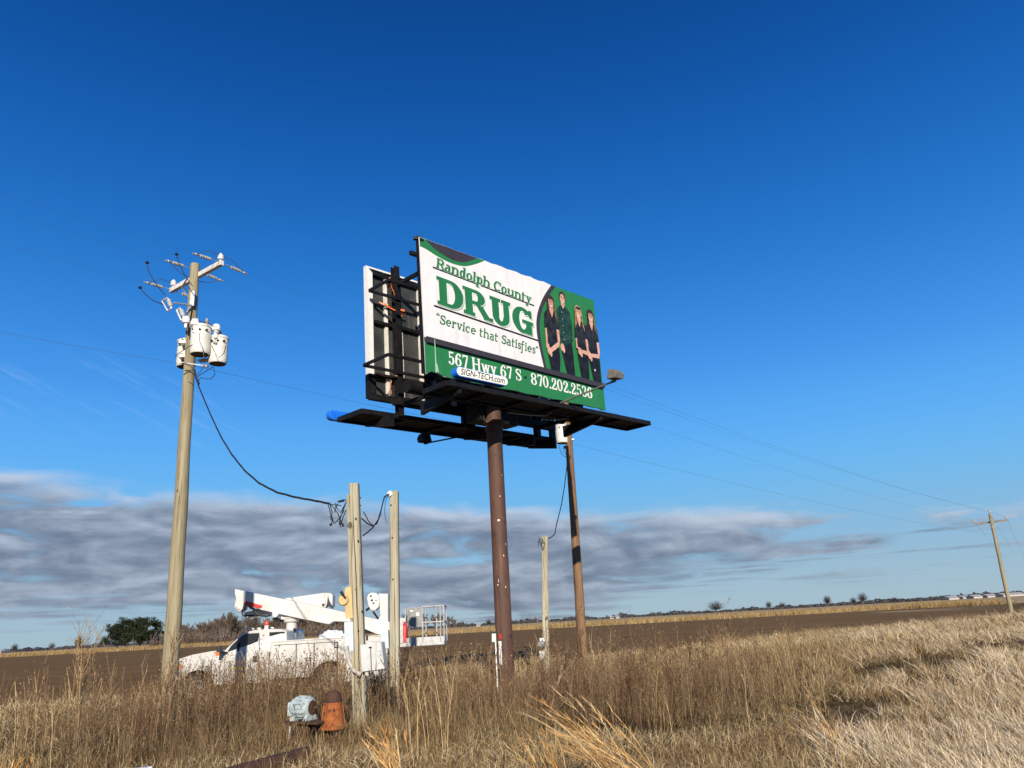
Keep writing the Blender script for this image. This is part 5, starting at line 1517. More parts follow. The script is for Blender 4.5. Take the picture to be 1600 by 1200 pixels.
def build_truck():
    def X(px, py, D=TY):
        p = at(px, py, D); return p.x, p.z
    org = at(430, 1062, TY)
    t = thing('bucket_truck', 'white utility bucket truck with folded boom parked among tall brown weeds', 'truck', (org.x, TY + TW / 2, 0.0))
    W = MT['truck_white']; BW = MT['boom_white']
    y0, y1 = TY, TY + TW
    def P(pts, D=TY): return [X(x, y, D) for x, y in pts]
    # cab with hood: outline of the side, wheel arch cut in
    def arch(cx, cz, r, n=9, a0=180, a1=0):
        return [(cx + r * cos(radians(a0 + (a1 - a0) * i / n)), cz + r * sin(radians(a0 + (a1 - a0) * i / n))) for i in range(n + 1)]
    fx, fz = X(307, 1069); rx, rz = X(516, 1064)
    fz = rz = 0.44
    lower = P([(275, 1062), (274, 1037), (278, 1030), (300, 1023), (330, 1017.5), (346, 1015.5)])
    body = P([(346, 1015.5), (350, 1024), (403, 1018), (447, 1016)])
    m = MB()
    zb = X(380, 1068)[1]; xe = X(420, 1016)[0]
    o = lower + [X(350, 1022), X(400, 1019), (xe, X(420, 1017.5)[1]), (xe, zb), (fx + .52, zb)] + arch(fx, fz, .50, 10, 0, 180) + [(lower[0][0], fz)]
    m.side(o, y0 + .02, y1 - .02)
    m.build('hood', W, t, bevel=.03)
    # greenhouse
    g_out = P([(346, 1023), (352, 1013), (371, 995), (381, 988), (395, 984.5), (415, 983), (436, 983), (446, 986), (448, 1018)])
    gi = .10
    m = MB()
    nrm = [(x, y0 + .02 + (gi if z > 1.45 else .0), z) for x, z in g_out]; far = [(x, y1 - .02 - (gi if z > 1.45 else .0), z) for x, z in g_out]
    m.prism(nrm, far)
    cab = m.build('cab', W, t, bevel=.025)
    def win(name, pts, par, D0=TY + .02):
        m = MB(); zz = P(pts)
        f = lambda x, z, d: (x, D0 + d + (gi * min(1, max(0, (z - 1.27) / .25))), z)
        m.prism([f(x, z, -.012) for x, z in zz], [f(x, z, .03) for x, z in zz]); return m.build(name, MT['glass'], par)
    win('side_window', [(352, 1022), (360, 1008), (377, 992.5), (383, 990), (403, 989), (400, 1017), (382, 1019.5), (362, 1024.5)], cab)
    win('rear_side_window', [(419, 988), (443, 987), (445, 1003), (419, 1004.5)], cab)
    # windscreen
    m = MB(); a, b = X(350, 1014), X(372, 993.5)
    m.prism([(a[0] - .02, y0 + .18, a[1]), (a[0] - .02, y1 - .18, a[1]), (b[0] - .02, y1 - .24, b[1]), (b[0] - .02, y0 + .24, b[1])], [(a[0] + .03, y0 + .18, a[1] - .03), (a[0] + .03, y1 - .18, a[1] - .03), (b[0] + .03, y1 - .24, b[1] - .03), (b[0] + .03, y0 + .24, b[1] - .03)])
    m.build('windscreen', MT['glass'], cab)
    # door
    m = MB(); d = P([(351, 1028), (362, 1025.5), (383, 1020.5), (402, 1018.5), (403.5, 1063), (352, 1066)])
    m.side(d, y0 - .012, y0 + .01); door = m.build('door', W, t, bevel=.006)
    m = MB(); h = P([(395.5, 1025), (402, 1025), (402, 1034), (395.5, 1034)]); m.side(h, y0 - .04, y0 - .01); m.build('handle', MT['black_plastic'], door, bevel=.006)
    m = MB(); rr = random.Random(3)
    for pts in ([(359, 1043.5), (368, 1042), (377, 1042.5), (384, 1041), (384, 1043), (376, 1045.5), (366, 1045)],): m.side(P(pts), y0 - .016, y0 - .011)
    m.build('green_swoosh', plain('yellow_green_decal', (.45, .55, .06), .5), door)
    m = MB()
    for i in range(9): x = 361 + i * 2.6; m.side(P([(x, 1040.5 - .15 * i), (x + 1.8, 1040.3 - .15 * i), (x + 1.6, 1037.5 - .15 * i), (x + .2, 1037.6 - .15 * i)]), y0 - .016, y0 - .011)
    m.build('blue_lettering', plain('faded_blue_decal', (.25, .30, .45), .5), door)
    m = MB()
    for pts in ([(350.6, 1027), (351.2, 1027), (351.4, 1066), (350.8, 1066)], [(403.8, 1019), (404.5, 1019), (404.7, 1063), (404, 1063)], [(404, 988), (404.6, 988), (404.8, 1018), (404.2, 1018)]): m.side(P(pts), y0 + .008, y0 + .0225)
    m.each('door_gap', MT['black_plastic'], cab)
    m = MB(); m.box(X(420.2, 1)[0], X(422.3, 1)[0], y0 + .04, y1 - .04, .62, 1.60); m.build('cab_gap', MT['black_steel'], t)
    # mirror
    m = MB(); mr = P([(343.5, 1023), (350, 1022), (350.5, 1011), (348, 1008.5), (344.5, 1010)]); m.side(mr, y0 - .30, y0 - .18); mi = m.build('mirror', MT['black_plastic'], cab, bevel=.02)
    m = MB(); m.side(P([(343, 1024.5), (349, 1023.5), (349, 1018.5), (343.5, 1019)]), y0 - .315, y0 - .28); m.build('turn_lens', MT['amber'], mi, bevel=.008)
    m = MB(); q = X(349, 1019); m.beam((q[0], y0 - .2, q[1]), (q[0] + .1, y0 + .02, q[1] - .02), .05, .05); m.build('mirror_arm', MT['black_plastic'], mi)
    # lights, bumper, grille
    m = MB(); m.side(P([(276, 1041), (284, 1038), (285, 1043), (276, 1047)]), y0 - .005, y0 + .3); m.build('headlight', MT['amber'], t, bevel=.01)
    m = MB(); gx = X(274.5, 1040)[0]; m.box(gx - .03, gx + .05, y0 + .35, y1 - .35, .78, 1.12); m.build('grille', MT['black_plastic'], t)
    m = MB(); m.box(gx - .12, gx + .12, y0 + .02, y1 - .02, .42, .62); m.build('bumper', MT['chrome'], t, bevel=.03)
    for i in range(5):
        q = X(384 + i * 4.2, 983.7 - .25 * i, TY + .3); m = MB(); m.ball((q[0], y0 + .25 + i * .38, q[1] + .01), .05, 10, (1.3, .8, .7)); m.build('roof_lamp', MT['sign_white'], cab, smooth=True)
    q = X(416.5, 983, TY + .35); m = MB(); m.lathe((q[0], TY + .35, q[1] - .05), [(.055, 0), (.055, .12), (.07, .13), (.07, .15)], 16); be = m.build('beacon', MT['sign_white'], t, smooth=True)
    m = MB(); m.lathe((q[0], TY + .35, q[1] + .10), [(.062, 0), (.068, .03), (.062, .11), (.04, .14)], 16); m.build('beacon_lens', MT['red_lens'], be, smooth=True)
    # service body
    m = MB(); bx0 = X(422.5, 1010)[0]; bx1 = X(606, 1010)[0]; ztop = 1.585; zbot = X(460, 1059)[1]
    o = [(bx0, ztop), (bx0, zbot), (rx - .60, zbot)] + arch(rx, rz, .56, 10, 165, 8) + [(rx + .56, X(545, 1073)[1]), (bx1, X(590, 1072)[1]), (bx1, ztop)]
    m.side(o, y0 - .03, y0 + .50)
    m.side(o, y1 - .50, y1 + .03)
    m.box(bx0, bx1, y0 + .50, y1 - .50, .78, .98)
    body = m.build('service_body', W, t, bevel=.012)
    m = MB()
    for a, b in ((427, 462), (464, 490), (492, 526)):
        xa, xb = X(a, 1030)[0], X(b, 1030)[0]; m.box(xa, xb, y0 - .046, y0 - .028, (zbot + .06 if b < 500 else 1.02), ztop - .10)
    xa, xb = X(529, 1030)[0], X(560, 1030)[0]; m.box(xa, xb, y0 - .046, y0 - .028, .42, ztop - .10)
    m.each('locker_door', W, body, bevel=.006)
    m = MB(); m.box(bx0, bx1, y0 - .05, y0 + .10, ztop, ztop + .03); m.box(bx0, bx1, y1 - .1, y1 + .05, ztop, ztop + .03); m.each('top_rail', W, body, bevel=.006)
    m = MB()
    for a in (463, 491, 527.5):
        xa = X(a, 1030)[0]; m.box(xa - .012, xa + .012, y0 - .0325, y0 - .02, .64 if a < 500 else .45, ztop - .09)
    xa, xb = X(427, 1030)[0], X(527, 1030)[0]; m.box(xa, xb, y0 - .0325, y0 - .02, ztop - .097, ztop - .08)
    m.each('locker_seam', MT['black_plastic'], body)
    for px, py in ((451, 1031), (482.5, 1030), (526, 1007.5)):
        a, z = X(px, py); w, hh = (.075, .045) if py > 1020 else (.055, .085)
        m = MB(); m.box(a - w, a + w, y0 - .065, y0 - .045, z - hh, z + hh); l = m.build('latch', MT['black_plastic'], body, bevel=.01)
        m = MB(); m.box(a - w * .55, a + w * .55, y0 - .075, y0 - .064, z - hh * .55, z + hh * .55); m.build('latch_plate', MT['galv'], l)
    m = MB(); m.side(P([(529, 1036), (540, 1036), (540, 1050), (530, 1051)]), y0 - .053, y0 - .045); m.build('yellow_sticker', plain('faded_cream_sticker', (.60, .54, .34), .5), body)
    m = MB(); m.side(P([(529, 1055), (541, 1053.5), (541, 1056), (529, 1057.5)]), y0 - .053, y0 - .045); m.side(P([(534, 1060), (538, 1060), (537, 1067), (534, 1068)]), y0 - .053, y0 - .045); m.build('locker_vent', MT['black_plastic'], body)
    # chassis, wheels
    m = MB(); m.box(X(300, 1060)[0], bx1 - .1, y0 + .55, y0 + .70, .50, .72); m.box(X(300, 1060)[0], bx1 - .1, y1 - .70, y1 - .55, .50, .72); m.beam((fx, y0 + .3, fz), (fx, y1 - .3, fz), .12, .12); m.beam((rx, y0 + .3, rz), (rx, y1 - .3, rz), .16, .16); m.build('chassis', MT['black_steel'], t)
    for cx, yy, s in ((fx, y0 + .04, -1), (rx, y0 + .06, -1), (fx, y1 - .04, 1), (rx, y1 - .06, 1)):
        c = Vector((cx, yy, .43)); ax = Vector((0, s, 0))
        m = MB(); m.lathe(c - ax * .25, [(.26, 0), (.38, .0), (.425, .03), (.43, .12), (.425, .22), (.38, .25), (.26, .25), (.25, .2)], 30, ax); w = m.build('wheel', MT['rubber'], t, smooth=True)
        m = MB(); m.lathe(c - ax * .06, [(.255, 0), (.255, .04), (.22, .03), (.16, -.02), (.13, .02), (.11, .06), (.05, .08)], 24, ax); m.build('rim', MT['chrome'], w, smooth=True)
    # pedestal and turret, in the bed
    yc = TY + TW / 2
    D = yc
    def C(px, py): p = at(px, py, D); return Vector((p.x, D, p.z))
    pc = C(455, 1000); m = MB(); r = .155; zt = C(455, 972).z
    m.tube([(pc.x, D, .9), (pc.x, D, zt)], r, 26); ped = m.build('pedestal', BW, t, smooth=True)
    m = MB(); m.lathe((pc.x + .13, D - .12, C(455, 985).z), [(.06, 0), (.06, .02)], 14, (.75, -.65, 0)); m.build('access_hole', MT['black_plastic'], ped)
    m = MB(); m.lathe((pc.x, D, zt), [(.16, -.02), (.21, .0), (.235, .03), (.235, .08), (.20, .10), (.24, .12), (.24, .15), (.19, .17)], 26); m.build('turntable', BW, ped, smooth=True)
    m = MB(); q = [C(x, y) for x, y in ((441, 968), (468, 968), (474, 961), (446, 957), (441, 962))]; m.prism([v - Vector((0, .16, 0)) for v in q], [v + Vector((0, .16, 0)) for v in q]); m.build('turret', BW, ped, bevel=.015)
    # rear boom crossing behind the front boom
    def slab(pts, d0, d1, name, mat, par, bev=.02):
        m = MB(); q = [C(x, y) for x, y in pts]; m.prism([v + Vector((0, d0, 0)) for v in q], [v + Vector((0, d1, 0)) for v in q]); return m.build(name, mat, par, bevel=bev)
    b2 = slab([(380, 966), (379, 957), (402, 952), (445, 934.5), (505, 926), (508, 949), (407, 961)], .10, .38, 'lower_boom', BW, t)
    m = MB()
    slab([(505, 926), (516, 926.5), (519, 930), (518.5, 948), (514, 949), (512, 938), (509, 948)], .06, .42, 'boom_head', BW, b2)
    slab([(512, 931), (514, 938), (521, 951), (518, 951), (512, 945), (510, 949)], .02, .05, 'hose_bundle', MT['cable'], b2, 0)
    m = MB(); m.lathe(C(504, 945) + Vector((0, .10, 0)), [(.045, 0), (.045, .02)], 14, (0, -1, 0)); m.build('pivot_pin', MT['black_plastic'], b2)
    # front boom
    fb = slab([(375, 921), (382, 923), (445, 936), (540, 956), (612, 972), (612, 995), (590, 990), (560, 977), (550, 972), (526, 971), (518, 975.5), (470, 966), (414, 953.5), (386, 941)], -.34, -.02, 'upper_boom', BW, t)
    pl = slab([(374, 921), (388, 925), (388, 942), (386, 952), (382, 956), (377, 955), (373.5, 950), (374, 943), (376, 936), (374, 928)], -.40, .04, 'elbow_plate', BW, fb)
    m = MB(); m.lathe(C(379, 950) + Vector((0, -.40, 0)), [(.065, 0), (.065, .03), (.035, .035)], 18, (0, -1, 0)); m.build('pivot_pin', MT['galv'], pl, smooth=True)
    slab([(373, 922), (376, 921.5), (375, 926.5), (372.5, 928)], -.30, -.1, 'rubber_stop', MT['black_plastic'], pl, 0)
    m = MB()
    slab([(389, 939), (391, 939.5), (416, 946.5), (414, 951), (398, 949), (390, 944)], -.36, -.20, 'red_cover', MT['red_paint'], fb, .01)
    m = MB()
    for pts in (((388, 942), (387, 951), (383, 958), (384, 962), (396, 962), (409, 961)), ((390, 944), (396, 950), (404, 953), (413, 952), (424, 955), (432, 956)), ((400, 953), (406, 959), (412, 962), (420, 963), (428, 961))): m.tube([C(x, y) + Vector((0, -.25, 0)) for x, y in pts], .028, 8)
    m.each('hydraulic_hose', MT['cable'], fb, smooth=True)
    slab([(431, 956), (442, 958.5), (437, 965), (431, 964)], -.36, -.1, 'clevis', BW, fb)
    slab([(428, 966), (433, 965), (441, 969), (441, 972), (433, 971)], -.2, .1, 'hydraulic_cylinder', MT['black_steel'], fb, .01)
    # boom tip: leveling drum, mast and basket
    kx = slab([(594, 928), (609, 928), (609, 976), (596, 976), (594, 968), (597, 962)], -.30, .02, 'basket_mast', BW, t)
    o = [(577, 935), (579, 929), (584, 926.5), (591, 927), (596, 932), (597, 941), (595, 949), (590, 954), (583, 953.5), (579.5, 947)]
    kd = slab(o, -.40, -.10, 'leveling_drum', BW, kx)
    m = MB()
    for px, py, w in ((583.5, 932, .03), (585, 938.5, .035), (587.5, 943, .03), (591.5, 938.5, .02)):
        c = C(px, py) + Vector((0, -.405, 0)); m.box(c.x - w, c.x + w, c.y - .006, c.y, c.z - w * .8, c.z + w * .8)
    m.each('black_mark', MT['black_plastic'], kd)
    m = MB(); m.tube([C(574, 954) + Vector((0, -.2, 0)), C(582, 948) + Vector((0, -.2, 0))], .035, 10); m.tube([C(585, 956) + Vector((0, -.2, 0)), C(593, 967) + Vector((0, -.2, 0))], .03, 8); m.each('cylinder_rod', MT['black_steel'], kx, smooth=True)
    # work platform with rails
    zf = C(660, 1003).z; xl, xr = C(626, 1000).x, C(697, 1000).x
    ya, yb = D - .55, D + .25
    m = MB(); m.box(xl, xr, ya, yb, zf - .10, zf + .02); m.box(C(678, 1000).x, xr, ya - .006, ya + .02, zf - .09, zf + .13); bk = m.build('work_platform', MT['alu'], t, bevel=.01)
    m = MB(); m.box(xl + .05, xr, ya, ya + .02, zf + .02, zf + .14); m.box(xr - .02, xr, ya, yb, zf + .02, zf + .14); m.box(xl + .05, xr, yb - .02, yb, zf + .02, zf + .12); m.build('toe_board', MT['alu'], bk)
    zt = C(690, 947).z; xm = C(664, 980).x; m = MB(); r = .021
    zk = zf + (zt - zf) * .55
    for yy in (ya, yb):
        for z in (zt, zk): m.tube([(xm, yy, z), (xr, yy, z)], r, 8)
        for xx in (xm, xr, xr - .10 if yy == ya else xr - .3): m.tube([(xx, yy, zf), (xx, yy, zt)], r, 8)
    for z in (zt, zk):
        m.tube([(xr, ya, z), (xr, yb, z)], r, 8)
    m.build('guard_rail', MT['alu'], bk, smooth=True)
    m = MB(); m.box(C(641, 970).x, xm, ya - .01, ya + .02, C(650, 979.5).z, C(650, 950).z); m.tube([(C(641, 970).x + .05, ya, zf), (C(641, 970).x + .05, ya, zt - .1)], r, 8); pp = m.build('control_panel', MT['alu_grey'], bk)
    m = MB(); m.tube([(xl + .12, yb, zf), (xl + .12, yb, zt), (xm, yb, zt)], r, 8); m.build('guard_rail', MT['alu'], bk, smooth=True)
    m = MB()
    for px, py, w, h in ((647, 955, .04, .02), (656.5, 960, .045, .045)): 
        c = C(px, py); m.box(c.x - w, c.x + w, ya - .016, ya - .009, c.z - h, c.z + h)
    m.each('white_label', MT['sign_white'], pp)
    m = MB(); m.tube([C(633, 953) + Vector((0, -.4, 0)), C(637, 961) + Vector((0, -.4, 0)), C(640, 953) + Vector((0, -.4, 0))], .02, 8); m.box(C(627, 970).x, C(637, 970).x, D - .42, D - .2, C(630, 985).z, C(630, 966).z); m.build('control_lever', MT['alu'], bk)
    m = MB()
    for px, a in ((627.5, 992), (636.5, 988)):
        c = C(px, a); m.lathe(c + Vector((0, -.48, -.30)), [(.06, 0), (.085, .02), (.085, .46), (.06, .53), (.03, .55), (.03, .60)], 16)
    m.each('red_cylinder', MT['red_paint'], bk, smooth=True)
    m = MB(); c = C(632, 985) + Vector((0, -.58, 0)); m.box(c.x - .045, c.x + .045, c.y, c.y + .04, c.z - .35, c.z + .30); m.build('bracket', MT['alu'], bk)
    # dark shape of the tailgate gear and rear step
    m = MB(); m.box(bx1 - .05, bx1 + .55, y0 + .2, y1 - .2, .55, .68); m.build('rear_step', MT['black_steel'], t)
    m = MB(); q = [C(x, y) for x, y in ((572, 978), (580, 980), (593, 990), (572, 990))]; m.prism([v + Vector((0, -.25, 0)) for v in q], [v + Vector((0, .1, 0)) for v in q]); m.build('boom_rest', MT['black_steel'], t)
    # folded sheet lying on the bed
    rr = random.Random(6)
    c = C(524, 994)
    bm = bmesh.new(); bmesh.ops.create_icosphere(bm, subdivisions=4, radius=1.0)
    for v in bm.verts:
        p = v.co.copy(); k = 1 + .16 * sin(p.x * 6 + p.z * 5) * sin(p.y * 7 + 1) + .08 * sin(p.x * 13 - p.z * 9)
        v.co = Vector((p.x * .40 * k, p.y * .42 * k, max(-.22, p.z * .30 * k)))
    me = bpy.data.meshes.new('folded_sheet'); bm.to_mesh(me); bm.free(); me.materials.append(MT['vinyl_blue']); me.shade_smooth()
    ob = bpy.data.objects.new('folded_sheet', me); COL.objects.link(ob); ob.location = (c.x, D - .5, 1.52)
    tag(ob, 'crumpled pale blue and white vinyl sheet heaped on the truck bed', 'tarp')


build_truck()

# ---------------------------------------------------------------- dry plants
LEAF = leafy('dry_grass_blades', .15)
STALK = leafy('dry_weed_stalks', .05)


def ribbon(pts, w0, w1, ang):
    """tapering flat blade along pts (n,3); returns verts, quads"""
    n = len(pts)
    t = np.gradient(pts, axis=0); t /= np.linalg.norm(t, axis=1)[:, None] + 1e-9
    s = np.array([cos(ang), sin(ang), 0.0])
    w = np.linspace(w0, w1, n)[:, None] / 2
    v = np.empty((2 * n, 3)); v[0::2] = pts - s * w; v[1::2] = pts + s * w
    q = np.array([(2 * i, 2 * i + 1, 2 * i + 3, 2 * i + 2) for i in range(n - 1)])
    return v, q


class Proto:
    def __init__(self): self.v = []; self.q = []; self.c = []; self.n = 0
    def add(self, v, q, c):
        self.v.append(v); self.q.append(q + self.n); self.c.append(np.tile(np.asarray(c, float), (len(v), 1))); self.n += len(v)
    def done(self): return np.concatenate(self.v), np.concatenate(self.q), np.concatenate(self.c)


def tuft(rng, nb, h, spread, lean, cols, w=.007, droop=.5, seg=4):
    """bunch of grass blades about h tall"""
    p = Proto()
    for _ in range(nb):
        a = rng.uniform(0, 2 * pi); r = spread * sqrt(rng.uniform())
        b = np.array([r * cos(a), r * sin(a), -.03]); L = h * rng.uniform(.5, 1.15)
        da = rng.uniform(0, 2 * pi); out = rng.uniform(.05, .55)
        d = np.array([cos(da) * out + lean[0], sin(da) * out + lean[1], 1.0]); d /= np.linalg.norm(d)
        t = np.linspace(0, 1, seg)[:, None]
        dr = rng.uniform(.1, 1) * droop
        pts = b + d * L * t + np.array([d[0], d[1], -.35]) * L * dr * t ** 2.2 + rng.normal(0, .012, (seg, 3)) * t
        v, q = ribbon(pts, w * rng.uniform(.7, 1.3), w * .25, rng.uniform(0, pi))
        c = cols[rng.integers(len(cols))] * rng.uniform(.75, 1.2)
        p.add(v, q, c)
    return p.done()


def weed(rng, h, cols, twigs=10, w=.008, bend=.12, seeds=True):
    """tall dead stalk with thin side twigs and seed bits"""
    p = Proto(); n = 6
    a = rng.uniform(0, 2 * pi); t = np.linspace(0, 1, n)[:, None]
    d = np.array([cos(a), sin(a), 0])
    stem = np.array([0, 0, -.05]) + np.array([0, 0, h]) * t + d * h * bend * rng.uniform(.2, 1.3) * t ** 1.8 + rng.normal(0, .012, (n, 3)) * t
    c = cols[rng.integers(len(cols))] * rng.uniform(.8, 1.15)
    for k in range(2):
        v, q = ribbon(stem, w, w * .4, a + k * pi / 2 + .4); p.add(v, q, c)
    for i in range(twigs):
        u = rng.uniform(.35, .97); b = np.array([np.interp(u, t[:, 0], stem[:, j]) for j in range(3)])
        ta = rng.uniform(0, 2 * pi); L = h * rng.uniform(.10, .34) * (1.15 - u * .6)
        dd = np.array([cos(ta) * .55, sin(ta) * .55, rng.uniform(.5, 1.1)]); dd /= np.linalg.norm(dd)
        s = np.linspace(0, 1, 4)[:, None]
        tw = b + dd * L * s + np.array([0, 0, L * .12]) * s ** 2 + rng.normal(0, .008, (4, 3)) * s
        v, q = ribbon(tw, w * .55, w * .3, ta + 1.2); p.add(v, q, c * rng.uniform(.85, 1.25))
        if seeds:
            for e in range(2):
                k = b + dd * L * rng.uniform(.5, 1.05); z = rng.uniform(.004, .010); aa = rng.uniform(0, 2 * pi)
                vv = k + np.array([[-z * cos(aa), -z * sin(aa), -z], [z * cos(aa), z * sin(aa), -z * .6], [z * cos(aa), z * sin(aa), z], [-z * cos(aa), -z * sin(aa), z * .7]])
                p.add(vv, np.array([[0, 1, 2, 3]]), c * rng.uniform(.7, 1.3))
    return p.done()


def scatter(protos, xy, zs, scale, rng, tint=None, hscale=None):
    """bake copies of the prototypes into one array"""
    V, Q, Cc = [], [], []; off = 0
    pick = rng.integers(0, len(protos), len(xy)); ang = rng.uniform(-.5, .5, len(xy))
    for k, (v, q, c) in enumerate(protos):
        idx = np.where(pick == k)[0]
        if not len(idx): continue
        ca, sa = np.cos(ang[idx])[:, None], np.sin(ang[idx])[:, None]
        s = scale[idx][:, None]; hs = s if hscale is None else s * hscale[idx][:, None]
        x = (v[None, :, 0] * ca - v[None, :, 1] * sa) * s + xy[idx, 0][:, None]
        y = (v[None, :, 0] * sa + v[None, :, 1] * ca) * s + xy[idx, 1][:, None]
        z = v[None, :, 2] * hs + zs[idx][:, None]
        V.append(np.stack([x, y, z], -1).reshape(-1, 3))
        col = np.repeat(c[None], len(idx), 0)
        if tint is not None: col = col * tint[idx][:, None, :]
        Cc.append(col.reshape(-1, 3))
        Q.append((q[None] + (np.arange(len(idx)) * len(v))[:, None, None]).reshape(-1, 4) + off); off += len(idx) * len(v)
    return np.concatenate(V), np.concatenate(Q), np.concatenate(Cc)


def sample(rng, n, r0, r1, a0, a1, power=1.0):
    """points by azimuth (radians) and distance, denser near the camera"""
    a = rng.uniform(a0, a1, n)
    u = rng.uniform(0, 1, n)
    if power == 0: r = r0 * (r1 / r0) ** u
    else: r = (r0 ** power + (r1 ** power - r0 ** power) * u) ** (1 / power)
    return np.stack([r * np.sin(a), r * np.cos(a)], 1)


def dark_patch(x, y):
    """patches where short grass is darker, lower and thinner, and taller grass is left out"""
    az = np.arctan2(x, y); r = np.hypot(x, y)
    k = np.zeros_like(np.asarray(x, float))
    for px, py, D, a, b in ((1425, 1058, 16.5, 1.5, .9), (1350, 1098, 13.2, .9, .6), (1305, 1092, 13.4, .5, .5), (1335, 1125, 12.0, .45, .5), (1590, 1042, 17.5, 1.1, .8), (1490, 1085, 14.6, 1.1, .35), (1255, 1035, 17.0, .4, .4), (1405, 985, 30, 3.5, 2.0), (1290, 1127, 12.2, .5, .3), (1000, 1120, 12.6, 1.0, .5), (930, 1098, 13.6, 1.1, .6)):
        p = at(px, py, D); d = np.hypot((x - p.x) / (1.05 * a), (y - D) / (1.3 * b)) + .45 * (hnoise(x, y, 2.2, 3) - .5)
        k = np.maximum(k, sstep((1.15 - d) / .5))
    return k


def clearings(x, y):
    """little grows right around the pump and where the pipe lies"""
    d = np.hypot((x + 3.3) / 1.5, (y - 12.7) / 1.1)
    return d


TAN = [np.array(c) for c in ((.47, .345, .175), (.54, .41, .22), (.38, .27, .135), (.60, .48, .28), (.42, .29, .135))]
BLOND = [np.array(c) for c in ((.68, .56, .37), (.74, .63, .45), (.60, .48, .30), (.72, .62, .46))]
BROWN = [np.array(c) for c in ((.125, .082, .050), (.165, .112, .066), (.095, .060, .038), (.25, .18, .11))]
REDBR = [np.array(c) for c in ((.145, .085, .050), (.20, .122, .070), (.115, .068, .042))]
GOLD = [np.array(c) for c in ((.62, .36, .13), (.70, .45, .19), (.52, .27, .085), (.76, .56, .30))]


